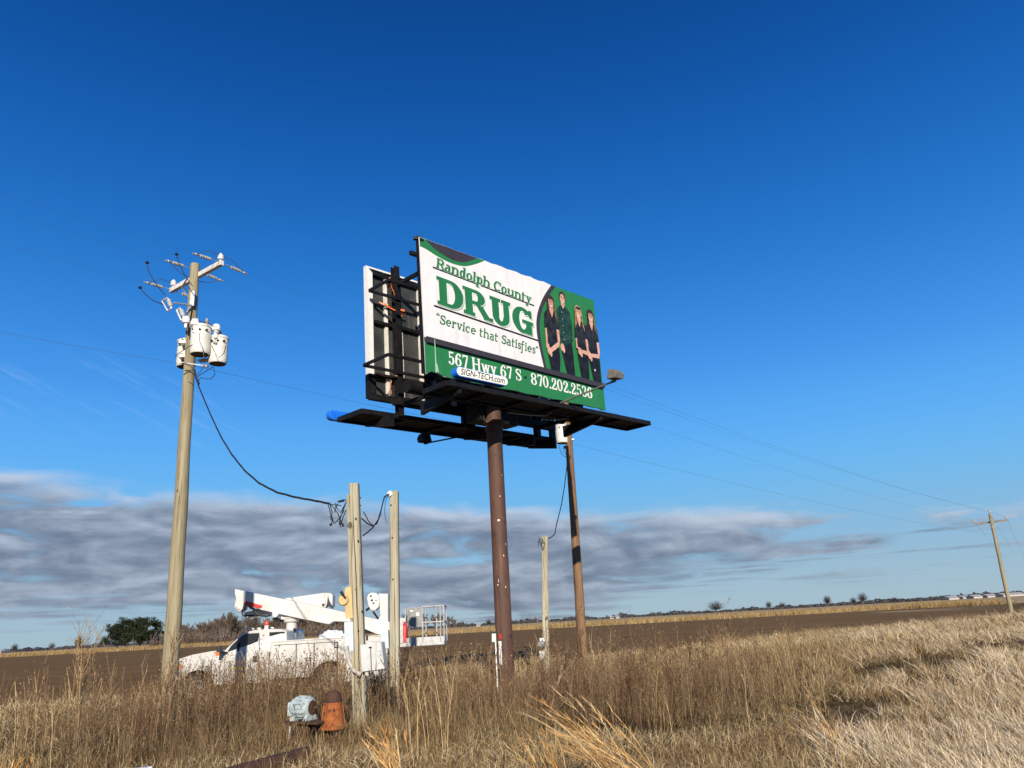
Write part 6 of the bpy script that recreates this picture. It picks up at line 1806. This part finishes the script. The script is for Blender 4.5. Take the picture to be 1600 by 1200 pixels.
def plants():
    rng = np.random.default_rng(21)
    # --- matted short grass everywhere on the verge
    P = [tuft(rng, 17, .27, .17, (rng.normal(0, .25), rng.normal(0, .25)), TAN + [x * .45 for x in TAN[:3]] + [x * .25 for x in TAN[:2]] + [BLOND[1]], .0115, 1.5, 5) for _ in range(12)]
    xy = sample(rng, 30000, 6.3, 62, -.74, .80, 0.0)
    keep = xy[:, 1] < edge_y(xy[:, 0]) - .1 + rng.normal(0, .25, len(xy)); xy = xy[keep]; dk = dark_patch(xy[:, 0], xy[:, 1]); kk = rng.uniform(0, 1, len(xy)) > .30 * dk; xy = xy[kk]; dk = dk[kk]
    r = np.hypot(xy[:, 0], xy[:, 1]); n1 = hnoise(xy[:, 0], xy[:, 1], .8, 1); n2 = hnoise(xy[:, 0], xy[:, 1], .22, 2)
    sc = rng.uniform(.7, 1.25, len(xy)) * (.75 + .6 * n1) * np.clip(r / 13, .85, 2.6)
    hs = 1 / np.clip(r / 15, 1, 2.6) ** .8
    aa = np.arctan2(xy[:, 0], xy[:, 1]); mid = sstep((r - 11.5) / 2.5) * sstep((24 - r) / 4) * sstep((.42 - aa) / .15)
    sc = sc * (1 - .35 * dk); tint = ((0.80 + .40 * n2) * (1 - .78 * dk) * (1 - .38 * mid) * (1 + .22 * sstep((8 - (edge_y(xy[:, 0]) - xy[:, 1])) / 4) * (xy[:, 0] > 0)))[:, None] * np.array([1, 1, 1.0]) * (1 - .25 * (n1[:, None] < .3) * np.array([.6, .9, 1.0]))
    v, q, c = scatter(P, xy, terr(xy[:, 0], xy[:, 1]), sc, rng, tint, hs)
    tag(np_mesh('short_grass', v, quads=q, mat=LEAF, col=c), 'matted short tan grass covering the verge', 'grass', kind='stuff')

    # --- pale bunch grass on the bank at the right
    P = [tuft(rng, 30, .38, .15, (-.16 + rng.normal(0, .28), .05 + rng.normal(0, .25)), BLOND + [TAN[0], TAN[2] * .6], .0105, 1.1, 6) for _ in range(14)]
    xy = sample(rng, 16000, 7.5, 75, .02, .80, 0.0)
    az = np.arctan2(xy[:, 0], xy[:, 1]); r = np.hypot(xy[:, 0], xy[:, 1])
    n1 = hnoise(xy[:, 0], xy[:, 1], .55, 4); n2 = hnoise(xy[:, 0], xy[:, 1], .16, 5); n3 = hnoise(xy[:, 0], xy[:, 1], 1.7, 6)
    w = sstep((az - .29 + .22 * (n2 - .5)) / .17) * np.clip(.35 + 1.0 * n1, 0, 1)
    w *= 1 - .8 * sstep((r - 26) / 22)
    keep = (rng.uniform(0, 1, len(xy)) < w * 1.15) & (xy[:, 1] < edge_y(xy[:, 0]) - 1.2) & (n3 > .30) & (dark_patch(xy[:, 0], xy[:, 1]) < .35)
    xy = xy[keep]; r = r[keep]; n1 = n1[keep]; n2 = n2[keep]
    sc = rng.uniform(.6, 1.3, len(xy)) * (.55 + .75 * n1) * np.clip(r / 18, 1, 1.8)
    hs = 1 / np.clip(r / 18, 1, 1.8) ** .75
    n4 = hnoise(xy[:, 0], xy[:, 1], .30, 19)
    tint = (0.92 + .34 * n2)[:, None] * (np.array([.70, .64, .58]) + np.array([.30, .36, .44]) * sstep((n4 - .20) / .3)[:, None])
    v, q, c = scatter(P, xy, terr(xy[:, 0], xy[:, 1]), sc, rng, tint, hs)
    tag(np_mesh('bunch_grass', v, quads=q, mat=LEAF, col=c), 'pale blond bunch grass leaning on the bank at the right', 'grass', kind='stuff')

    # --- tawny mid height grass
    P = [tuft(rng, 20, .62, .16, (-.06, .05), [x * .80 for x in TAN] + BROWN, .007, .45, 4) for _ in range(8)]
    xy = sample(rng, 15000, 8.5, 90, -.74, .80, 0.0)
    r = np.hypot(xy[:, 0], xy[:, 1]); n1 = hnoise(xy[:, 0], xy[:, 1], .45, 7)
    near_edge = sstep((7 - (edge_y(xy[:, 0]) - xy[:, 1])) / 4) * (xy[:, 0] > 0)
    keep = (xy[:, 1] < edge_y(xy[:, 0]) - .2) & (rng.uniform(0, 1, len(xy)) < (.22 + .5 * n1) * (1 - .75 * near_edge) * np.where((np.arctan2(xy[:, 0], xy[:, 1]) < -.40) | ((np.arctan2(xy[:, 0], xy[:, 1]) < -.17) & (r < 13)), .35, np.where(np.arctan2(xy[:, 0], xy[:, 1]) > .38, .4, 1.0))) & (clearings(xy[:, 0], xy[:, 1]) > .32) & (dark_patch(xy[:, 0], xy[:, 1]) < .4)
    xy = xy[keep]; r = r[keep]; n1 = n1[keep]
    az = np.arctan2(xy[:, 0], xy[:, 1])
    sc = rng.uniform(.55, 1.1, len(xy)) * (.75 + .45 * n1) * np.where((r < 12.5), .62, 1.0) * np.clip(r / 22, 1, 2.2)
    hs = 1 / np.clip(r / 22, 1, 2.2) ** .9
    v, q, c = scatter(P, xy, terr(xy[:, 0], xy[:, 1]), sc, rng, ((.8 + .45 * n1) * (1 - .30 * sstep((az + .55) / .1) * sstep((.40 - az) / .1) * sstep((r - 11) / 3) * sstep((30 - r) / 8)))[:, None] * np.array([1, .97, .93]), hs)
    tag(np_mesh('tall_grass', v, quads=q, mat=LEAF, col=c), 'tawny knee high grass between the weeds', 'grass', kind='stuff')

    # --- tall brown weeds
    P = [weed(rng, 1.0, BROWN if k % 3 else REDBR, 9 + k % 5, .0085, .14) for k in range(14)]
    xy = sample(rng, 42000, 9.5, 34, -.74, .46, 1.2)
    x, y = xy[:, 0], xy[:, 1]; az = np.arctan2(x, y); r = np.hypot(x, y)
    n1 = hnoise(x, y, .75, 9); n2 = hnoise(x, y, .25, 10)
    # a thick belt in front of the truck and the column, thinning to both sides
    belt = sstep((r - 11.2) / 3.0) * sstep((23.8 - r) / 3.0)
    side = sstep((az + .60) / .14) * sstep((.34 - az) / .14)
    w = belt * side * (.25 + .75 * n1)
    w += .55 * sstep((r - 11) / 3) * sstep((19 - r) / 3) * sstep((az - .0) / .1) * sstep((.36 - az) / .12) * n1
    w *= np.where((y > 21.9) & (x < -2.6) & (x > -11.0), 0.0, 1.0)                                   # not inside the truck
    w *= np.where((az > -.30) & (az < -.13) & (r > 12.4) & (r < 14.4), .12, 1.0)                      # open patch at the pump
    w *= np.where(az < -.46, .45, 1.0)
    w *= np.where((az > -.50) & (az < -.15) & (r > 14.5), 1.35, .8) * np.where((az > -.46) & (az < -.33) & (r > 16), 1.5, 1.0)
    keep = (rng.uniform(0, 1, len(xy)) < w * .78 * (.62 + .65 * n2)) & (clearings(x, y) > 1.0) & (y < edge_y(x) - .3)
    keep &= ~((az > -.31) & (az < -.19) & (r < 12.9))
    xy = xy[keep]; r = r[keep]; n1 = n1[keep]; n2 = n2[keep]; az = az[keep]
    h = np.interp(r, [9, 12, 14.5, 17, 20, 24], [.35, .55, .86, .80, .50, .34]) * rng.uniform(.6, 1.12, len(xy)) * (.85 + .3 * n2)
    h = np.where((az > .0) & (az < .3), h * 1.22, h)
    scr = (az > -.50) & (az < -.03) & (r > 13.6)
    h = np.where(rng.uniform(0, 1, len(xy)) < np.where(scr, .30, .12), np.maximum(h, .72) * rng.uniform(1.2, 1.85, len(xy)), h)
    h = np.where(az < -.42, h * .8, h)
    sc = h
    tint = rng.uniform(.8, 1.35, (len(xy), 1)) * np.ones(3)
    v, q, c = scatter(P, xy, terr(xy[:, 0], xy[:, 1]), sc, rng, tint)
    tag(np_mesh('brown_weeds', v, quads=q, mat=STALK, col=c), 'dense tall dead brown weeds in front of the truck and column', 'weeds', kind='stuff')

    # --- lighter straw coloured stems, sparser and taller
    P = [weed(rng, 1.0, [x * .9 for x in TAN], 4 + k % 3, .0095, .22, seeds=k % 2 == 0) for k in range(8)]
    xy = sample(rng, 1500, 11.0, 25, -.74, .34, 1.0)
    x, y = xy[:, 0], xy[:, 1]; az = np.arctan2(x, y); n1 = hnoise(x, y, .6, 13); r_ = np.hypot(x, y)
    keep = (n1 > .44) & ((r_ > 12.8) | (az > -.15)) & (rng.uniform(0, 1, len(x)) < np.where(az < -.4, .55, 1.0)) & (y < edge_y(x) - .3) & ~((y > 21.9) & (x < -2.6) & (x > -11.0)) & (clearings(x, y) > 1.1) & ~((az > -.30) & (az < -.19) & (y < 13.6))
    xy = xy[keep]; az = az[keep]
    sc = rng.uniform(.5, 1.35, len(xy)) * np.where(az > .1, .75, 1.0)
    v, q, c = scatter(P, xy, terr(xy[:, 0], xy[:, 1]), sc, rng, rng.uniform(.8, 1.2, (len(xy), 1)) * np.ones(3))
    tag(np_mesh('straw_weeds', v, quads=q, mat=STALK, col=c), 'scattered straw coloured weed stems above the brown weeds', 'weeds', kind='stuff')

    # --- tan reeds along the far margin of the field
    P = [tuft(rng, 16, 1.2, 1.1, (rng.normal(0, .2), 0), TAN + [x * .7 for x in TAN], .11, .9, 3) for _ in range(9)]
    n = 9000; t = rng.uniform(0, 1, n)
    L = np.concatenate([[0], np.cumsum(np.hypot(*np.diff(FAR, axis=0).T))]); s = t * L[-1]
    fx = np.interp(s, L, FAR[:, 0]); fy = np.interp(s, L, FAR[:, 1]) + rng.uniform(3.0, 42, n)
    n1 = hnoise(fx, fy, .05, 15)
    keep = rng.uniform(0, 1, n) < .25 + .9 * n1; xy = np.stack([fx, fy], 1)[keep]
    v, q, c = scatter(P, xy, np.zeros(len(xy)), rng.uniform(.7, 1.3, len(xy)), rng, rng.uniform(.85, 1.1, (len(xy), 1)) * np.array([[1.0, .95, .85]]))
    tag(np_mesh('reed_margin', v, quads=q, mat=LEAF, col=c), 'strip of tall golden grass along the far side of the field', 'grass', kind='stuff')

    # --- golden feathery grass clumps in the foreground: things of their own
    def clump(px, py, D, h, lean, nb, label, seed):
        g = np.random.default_rng(seed); p = at(px, py, D); z = float(terr(p.x, p.y)); base = np.array([p.x, p.y, z])
        pr = Proto()
        for _ in range(nb):
            L = h * g.uniform(.6, 1.12); a = g.uniform(0, 2 * pi); r = .12 * sqrt(g.uniform())
            t = np.linspace(0, 1, 7)[:, None]
            d = np.array([lean + g.normal(0, .16), g.normal(0, .14), 1.0]); d /= np.linalg.norm(d)
            cv = np.array([lean * 1.2 + g.normal(0, .15), g.normal(0, .1), -.42]) * g.uniform(.3, 1.0)
            pts = np.array([r * cos(a), r * sin(a), -.03]) + d * L * t + cv * L * .55 * t ** 2.4
            c = GOLD[g.integers(len(GOLD))] * g.uniform(.8, 1.15)
            v, q = ribbon(pts, .0085, .0050, g.uniform(0, pi)); pr.add(v, q, c)
            for e in range(9):               # feathery seed bits towards the tip
                u = g.uniform(.55, 1.0); k = np.array([np.interp(u, t[:, 0], pts[:, j]) for j in range(3)])
                w = k + (pts[-1] - pts[-3]) * g.uniform(.15, .4) + g.normal(0, .016, 3)
                v, q = ribbon(np.stack([k, (k + w) / 2 + g.normal(0, .003, 3), w]), .007, .002, g.uniform(0, pi)); pr.add(v, q, c * 1.12)
        v, q, c = pr.done()
        o = np_mesh('golden_grass_clump', v, quads=q, mat=LEAF, col=c, loc=(0, 0, 0))
        o.location = base
        tag(o, label, 'grass clump', 'golden feathery grass clumps in the foreground')
    clump(632, 1222, 9.0, .92, -.28, 36, 'golden feathery clump below the split timber post', 1)
    clump(985, 1250, 8.4, 1.22, -.50, 44, 'tallest golden clump, right of the steel column', 2)
    clump(1040, 1255, 8.2, 1.0, -.62, 26, 'golden clump arching just right of the tallest clump', 3)
    clump(878, 1250, 8.2, .78, -.35, 22, 'shorter golden clump just left of the tallest clump', 4)
    clump(362, 1215, 9.0, .42, -.45, 26, 'small golden clump in front of the rusty pipe', 5)
    clump(6, 1225, 8.6, .70, .05, 30, 'small golden clump at the lower left corner', 6)
    clump(1332, 1215, 8.9, .95, -.30, 9, 'few thin golden stems standing on the pale bank', 7)

    # --- single tall weeds standing out against the field and sky
    def tall(px, py, D, hpx, label, seed, stems=5, dark=True):
        g = np.random.default_rng(seed); p = at(px, py, D); z = float(terr(p.x, p.y)); pr = Proto()
        top = at(px, hpx, D).z - z
        for k in range(stems):
            L = top * g.uniform(.72, 1.0) if k else top
            v, q, c = weed(g, L, [np.array([.30, .20, .11]), np.array([.36, .25, .14])], 20 if dark else 6, .019 if dark else .014, .06 if dark else .2)
            v = v + np.array([g.normal(0, .10), g.normal(0, .10), 0]); pr.v.append(v); pr.q.append(q + pr.n); pr.c.append(c); pr.n += len(v)
        v, q, c = pr.done(); o = np_mesh('dead_weed', v, quads=q, mat=STALK, col=c); o.location = (p.x, p.y, z)
        tag(o, label, 'weed', 'tall dead weeds at the left')
    tall(126, 1120, 14.2, 962, 'tallest dead weed, dark seed heads rising above the horizon left of the pines', 31, 6)
    tall(38, 1118, 13.8, 1035, 'bent straw weed cluster near the left edge', 32, 5, False)
    tall(66, 1118, 14.0, 1028, 'pale upright weed stems between the left edge and the tallest weed', 33, 5, False)
    tall(108, 1125, 15.0, 1040, 'low straw stems close to the tallest dead weed', 34, 3, False)
    tall(255, 1115, 15.2, 972, 'thin dead weed with twigs beside the pine clump and grey pole', 35, 3)
    tall(232, 1120, 14.0, 1010, 'slanting straw stems left of the grey pole base', 36, 5, False)
    tall(160, 1120, 16.0, 1004, 'thin stems just right of the tallest dead weed', 37, 4, False)

    # --- bare shrub with pale twigs in front of the slim post
    g = np.random.default_rng(44); pr = Proto(); p = at(838, 1088, 15.2); z = float(terr(p.x, p.y))
    def br(b, d, L, w, lev):
        t = np.linspace(0, 1, 5)[:, None]; pts = b + d * L * t + g.normal(0, .02, (5, 3)) * t * L + np.array([0, 0, .12 * L]) * t ** 2
        cc = np.array([.44, .33, .22]) * g.uniform(.7, 1.2) if lev < 2 else np.array([.20, .12, .08]) * g.uniform(.7, 1.3)
        for k in range(2):
            v, q = ribbon(pts, w, w * .55, g.uniform(0, pi)); pr.add(v, q, cc)
        if lev < 3:
            for _ in range(5):
                u = g.uniform(.3, 1); k = pts[int(u * 4)]; dd = d + g.normal(0, .38, 3); dd[2] = abs(dd[2]) * .8 + .1; dd /= np.linalg.norm(dd); br(k, dd, L * g.uniform(.4, .7), w * .6, lev + 1)
    for _ in range(7):
        d = np.array([g.normal(.45, .45), g.normal(0, .4), 1.0]); d /= np.linalg.norm(d); br(np.array([g.normal(0, .1), g.normal(0, .1), -.05]), d, g.uniform(.55, .95), .020, 0)
    v, q, c = pr.done(); o = np_mesh('bare_shrub', v, quads=q, mat=STALK, col=c); o.location = (p.x, p.y, z)
    tag(o, 'bare shrub with pale arching twigs in front of the slim post', 'shrub')


plants()

# ---------------------------------------------------------------- trees and farm buildings far behind
BARK = weathered('grey_brown_bark', (.10, .075, .055), (.17, .135, .10), 3.0, rough=.9)
TWIG = leafy('bare_twigs', 0.0)
NEEDLE = leafy('pine_needles', .15)


def bare_tree(rng, h, wide=.5, dense=1.0, col=(.16, .125, .10), thin=.0030):
    """trunk mesh builder and crown arrays for a leafless tree about h tall"""
    trunk = MB(); pr = Proto()
    col = np.array(col)
    def limb(b, d, L, r, lev):
        n = 4; t = np.linspace(0, 1, n)[:, None]
        pts = b + d * L * t + rng.normal(0, .05 * L, (n, 3)) * t + np.array([0, 0, .10 * L]) * t ** 2
        if lev == 0:
            trunk.tube([tuple(p) for p in pts], [r, r * .85, r * .7, r * .5], 8)
        else:
            c = col * rng.uniform(.8, 1.25)
            for k in range(2):
                v, q = ribbon(pts, r * 2, r * .9, rng.uniform(0, pi) + k * pi / 2); pr.add(v, q, c)
        if lev < 4:
            m = int((6, 5, 5, 4)[lev] * dense + rng.uniform(0, 1))
            for _ in range(m):
                u = rng.uniform(.30 if lev else .22, 1.0); k = np.array([np.interp(u, t[:, 0], pts[:, j]) for j in range(3)])
                a = rng.uniform(0, 2 * pi)
                dd = d * .75 + np.array([cos(a) * wide * 1.3, sin(a) * wide * 1.3, rng.uniform(0, .5)]); dd /= np.linalg.norm(dd)
                limb(k, dd, L * rng.uniform(.45, .72), max(r * .5, h * thin), lev + 1)
    limb(np.array([0, 0, -.2]), np.array([rng.normal(0, .05), 0, 1.0]), h * .45, h * .022, 0)
    v, q, c = pr.done()
    k = h / v[:, 2].max(); v = v * k
    trunk.v = [p * k for p in trunk.v]
    return trunk, v, q, c


def dome_tree(rng, h, w, col, n=240):
    """leafless crown of twigs filling a dome"""
    trunk = MB(); trunk.tube([(0, 0, -.2), (.01 * h, 0, h * .18), (0, 0, h * .42)], [h * .035, h * .026, h * .015], 8)
    for _ in range(6):
        a = rng.uniform(0, 2 * pi); trunk.tube([(0, 0, h * rng.uniform(.18, .35)), (cos(a) * w * .14, sin(a) * w * .14, h * .5), (cos(a) * w * .26, sin(a) * w * .26, h * rng.uniform(.58, .75))], [h * .016, h * .011, h * .006], 6)
    pr = Proto(); col = np.array(col)
    for _ in range(n):
        a = rng.uniform(0, 2 * pi); ph = math.asin(rng.uniform(-.35, 1)); R = rng.uniform(.55, 1.0) ** .6
        e = np.array([cos(a) * cos(ph) * w * .5 * R, sin(a) * cos(ph) * w * .5 * R, h * (.52 + .48 * sin(ph) * R)])
        s = np.array([e[0] * rng.uniform(.1, .5), e[1] * rng.uniform(.1, .5), h * .30 + (e[2] - h * .30) * rng.uniform(.1, .5)])
        t = np.linspace(0, 1, 4)[:, None]; pts = s + (e - s) * t + rng.normal(0, .02 * h, (4, 3)) * t
        v, q = ribbon(pts, h * .010, h * .006, rng.uniform(0, pi)); pr.add(v, q, col * rng.uniform(.75, 1.3))
        for _ in range(4):
            u = pts[rng.integers(1, 4)]; d = rng.normal(0, 1, 3); d[2] = abs(d[2]) * .8; d *= h * .07 / np.linalg.norm(d)
            v, q = ribbon(np.stack([u, u + d * .5, u + d]), h * .006, h * .004, rng.uniform(0, pi)); pr.add(v, q, col * rng.uniform(.75, 1.3))
    v, q, c = pr.done(); k = h / v[:, 2].max(); v[:, 2] *= k
    return trunk, v, q, c


def pine(rng, h):
    trunk = MB(); trunk.tube([(0, 0, -.2), (.05, 0, h * .5), (0, .05, h * .93)], [h * .022, h * .016, h * .005], 8)
    V = []; C = []
    for i in range(21):                    # boughs carrying needle clumps
        u = rng.uniform(.22, 1.0); a = rng.uniform(0, 2 * pi); R = h * .30 * (1.12 - u) ** .5 * rng.uniform(.6, 1.1)
        tip = np.array([cos(a) * R, sin(a) * R, h * u * .94 + R * .15]); root = np.array([0, 0, h * u * .88])
        trunk.tube([tuple(root), tuple(tip)], [h * .006, h * .002], 5)
        for j in range(5):
            c0 = root + (tip - root) * rng.uniform(.45, 1.05) + rng.normal(0, h * .03, 3); n = 48
            p = c0 + rng.normal(0, 1, (n, 3)) * np.array([1, 1, .55]) * h * .050
            s = h * rng.uniform(.012, .022, n)[:, None]; d1 = rng.normal(0, 1, (n, 3)); d1 /= np.linalg.norm(d1, axis=1)[:, None]; d2 = rng.normal(0, 1, (n, 3)); d2 /= np.linalg.norm(d2, axis=1)[:, None]
            V.append(np.stack([p - d1 * s, p + d2 * s * .7, p + d1 * s, p - d2 * s * .7], 1).reshape(-1, 3))
            C.append(np.repeat(np.array([.027, .036, .019]) * rng.uniform(.45, 1.9), n * 4).reshape(3, -1).T)
    v = np.concatenate(V); c = np.concatenate(C); q = np.arange(len(v)).reshape(-1, 4)
    return trunk, v, q, c


def copy_tree(src, loc, rz, sc, label=None, group=None):
    r = src.copy(); COL.objects.link(r); r.location = loc; r.rotation_euler = (0, 0, rz); r.scale = sc
    if label: r['label'] = label
    if group: r['group'] = group
    for ch in list(src.children):
        c = ch.copy(); COL.objects.link(c); c.parent = r
    return r


def make_tree(name, parts, mat, loc, label, group=None):
    trunk, v, q, c = parts
    t = thing(name, label, 'tree', (0, 0, 0), group)
    trunk.build('trunk', BARK, t, smooth=True)
    o = np_mesh('crown', v, quads=q, mat=mat, col=c); o.parent = t
    t.location = loc
    return t


def trees():
    rng = np.random.default_rng(77)
    # row of bare trees behind the truck
    lab = 'bare brown tree in the long row behind the truck'; g = 'row of bare trees behind the truck'
    protos = []; used = set()
    for i in range(5):
        protos.append(make_tree('bare_tree', bare_tree(rng, 10.0, .40, 1.15, (.13, .10, .08), .0040), TWIG, (0, 0, 0), lab, g))
    def put(px, D, h, src, i):
        p = at(px, 990, D)
        s = h / 10.0
        if i not in used:
            used.add(i); o = src; o.location = (p.x, D, 0); o.scale = (s * 1.15, s, s)
        else: o = copy_tree(src, (p.x, D, 0), float(rng.uniform(0, 6.28)), (s * float(rng.uniform(1.0, 1.4)), s, s))
        return o
    k = 0
    for px in np.linspace(256, 548, 66):
        D = float(rng.uniform(265, 330)); h = float(rng.uniform(6.0, 10.0)) * (1.1 if px > 330 else .85)
        put(float(px) + float(rng.uniform(-6, 6)), D, h, protos[k % 5], k % 5); k += 1
    for px in (610, 640, 655, 668, 680, 692, 701, 711, 720, 729):
        o = put(px + float(rng.uniform(-3, 3)), float(rng.uniform(380, 430)), float(rng.uniform(5.0, 9.5)) * (1 if px < 715 else .6), protos[k % 5], k % 5); k += 1
        o['label'] = 'bare tree in the far row ending left of the steel column'; o['group'] = 'far row of trees behind the work platform'
    # low brush under the row
    V = []; C = []
    for i in range(9000):
        px = float(rng.uniform(235, 560)); D = float(rng.uniform(255, 275)); p = at(px, 990, D); a = rng.uniform(0, pi); s = rng.uniform(.25, .7); z = rng.uniform(0, 5.2) * rng.uniform(.2, 1)
        c = np.array([p.x, D, z]); d = np.array([cos(a), sin(a), rng.uniform(.6, 2)]) * s; e = np.array([-sin(a), cos(a), .3]) * .10
        V += [c - d, c + e, c + d, c - e]; C.append(np.tile(np.array([.13, .095, .072]) * rng.uniform(.7, 1.3), (4, 1)))
    v = np.array(V); tag(np_mesh('underbrush', v, quads=np.arange(len(v)).reshape(-1, 4), mat=TWIG, col=np.concatenate(C)), 'tangled brown brush under the row of bare trees', 'brush', kind='stuff')

    # clump of dark pines left of the grey pole
    g = 'clump of dark pines left of the grey pole'
    src = [make_tree('pine_tree', pine(rng, 10.0), NEEDLE, (0, 0, 0), '', g) for _ in range(3)]
    info = [(173, 968, 980, 'leftmost pine of the dark clump, sloping outer boughs'), (186, 975, 972, 'second pine from the left in the dark clump'), (199, 982, 967, 'dark pine with the first high peak of the clump'), (211, 975, 969, 'pine at the middle of the dark clump'), (222, 990, 968, 'pine right of the middle of the dark clump'),
            (232, 970, 965, 'tallest rounded pine near the right of the clump'), (243, 985, 970, 'rightmost pine of the dark clump next to the grey pole')]
    for i, (px, D_, ytop, l) in enumerate(info):
        D = D_ * .27; p = at(px, ytop, D); h = p.z * (1.12, 1.02, 1.16, 1.04, 1.15, 1.05, 1.12)[i]
        if i < 3: o = src[i]; o.location = (p.x, D, 0); o.scale = (h / 10 * 1.05, h / 10 * 1.05, h / 10); o['label'] = l
        else: copy_tree(src[i % 3], (p.x, D, 0), i * 1.1, (h / 10 * 1.05, h / 10 * 1.05, h / 10), l)

    # single trees on the horizon
    def far_tree(px, ytop, D, wide, dense, label, wpx=12):
        p = at(px, ytop, D); h = max(p.z, 2.0)
        tk, v, q, c = dome_tree(rng, h, wpx * D / FPX, (.050, .042, .037), int(330 * dense))
        return make_tree('bare_tree', (tk, v, q, c), TWIG, (p.x, D, 0), label)
    far_tree(1117, 937, 430, .75, 1.25, 'broad round crowned bare tree standing alone beyond the field', 27)
    far_tree(1200, 938, 700, .5, .8, 'slim small tree right of the round crowned tree')
    far_tree(1221, 939, 700, .8, .8, 'small flat topped tree near the slim small tree', 13)
    far_tree(1291, 929, 650, .6, 1.0, 'medium bare tree left of the forked tall tree', 14)
    far_tree(1346, 924.5, 650, .65, .9, 'tall forked tree, highest on the right horizon', 18)
    far_tree(1332, 932, 660, .6, .9, 'lower tree touching the left side of the tall forked tree')
    far_tree(1397, 932, 800, .7, .8, 'pale loose tree right of the tall forked tree')
    far_tree(1375, 935, 800, .6, .8, 'small tree between the forked tree and the pale loose tree')
    far_tree(24, 1004, 560, .7, .8, 'pale small tree on the left horizon')
    far_tree(82, 1003, 560, .7, .8, 'little tree right of the pale small tree on the left horizon')
    far_tree(763, 966, 520, .6, 1.0, 'small dark tree on the horizon just left of the steel column')
    far_tree(124, 992, 420, .5, 1.1, 'dark little tree behind the tallest dead weed')

    # hazy tree line along the horizon
    V = []; C = []
    for i in range(17000):
        px = float(rng.uniform(-150, 1750)); hn = float(hnoise(px, 0.0, .035, 3)) * .6 + float(hnoise(px, 0.0, .15, 8)) * .4
        D = float(rng.uniform(950, 1300)); p = at(px, 970, D)
        H = 1.4 + 6.5 * hn ** 2.2 + (1.2 if px > 1250 else 0); z = rng.uniform(0, 1) ** 1.2 * H
        a = rng.uniform(0, pi); s = rng.uniform(.8, 2.4)
        c = np.array([p.x, D, z]); d = np.array([cos(a), sin(a), rng.uniform(-.5, .9)]) * s; e = np.array([rng.normal(0, .3), rng.normal(0, .3), 1]) * s * .6
        V += [c - d, c - e, c + d, c + e]; C.append(np.tile(np.array([.055, .055, .062]) * rng.uniform(.7, 1.35), (4, 1)))
    v = np.array(V); tag(np_mesh('distant_treeline', v, quads=np.arange(len(v)).reshape(-1, 4), mat=TWIG, col=np.concatenate(C)), 'thin dark wooded strip along the whole horizon', 'woods', kind='stuff')

    # long white farm sheds
    roofm = plain('white_sheet_roof', (.45, .44, .43), .6); wallm = plain('shed_wall', (.40, .37, .35), .7)
    def shed(px0, px1, D, hh, label):
        a = at(px0, 940, D); b = at(px1, 940, D); L = b.x - a.x
        t = thing('farm_shed', label, 'shed', ((a.x + b.x) / 2, D, 0), 'long white farm sheds on the horizon')
        m = MB(); m.box(a.x, b.x, D, D + 14, 0, hh); m.build('wall', wallm, t)
        m = MB(); m.prism([(a.x - .5, D - 1, hh - .1), (a.x - .5, D + 7, hh + 1.5), (a.x - .5, D + 15, hh - .1)], [(b.x + .5, D - 1, hh - .1), (b.x + .5, D + 7, hh + 1.5), (b.x + .5, D + 15, hh - .1)]); m.build('roof', roofm, t)
    shed(1484, 1500, 820, 2.2, 'long white shed left of the far right pole')
    shed(1506, 1517, 840, 2.2, 'second white shed left of the far right pole, between two sheds')
    shed(1523, 1537, 820, 2.2, 'white shed in the middle of the far right group')
    shed(1545, 1560, 840, 2.2, 'white shed directly left of the leaning far pole')
    shed(1570, 1604, 820, 2.2, 'white shed running behind the leaning far pole to the right edge')
    shed(951, 957, 900, 1.6, 'white shed on the horizon right of the brown pole')
    shed(960, 966, 900, 1.6, 'second white shed right of the brown pole')
    shed(4, 12, 800, 2.0, 'white shed at the far left horizon')
    shed(743, 749, 800, 1.5, 'little white shed seen left of the steel column')


trees()
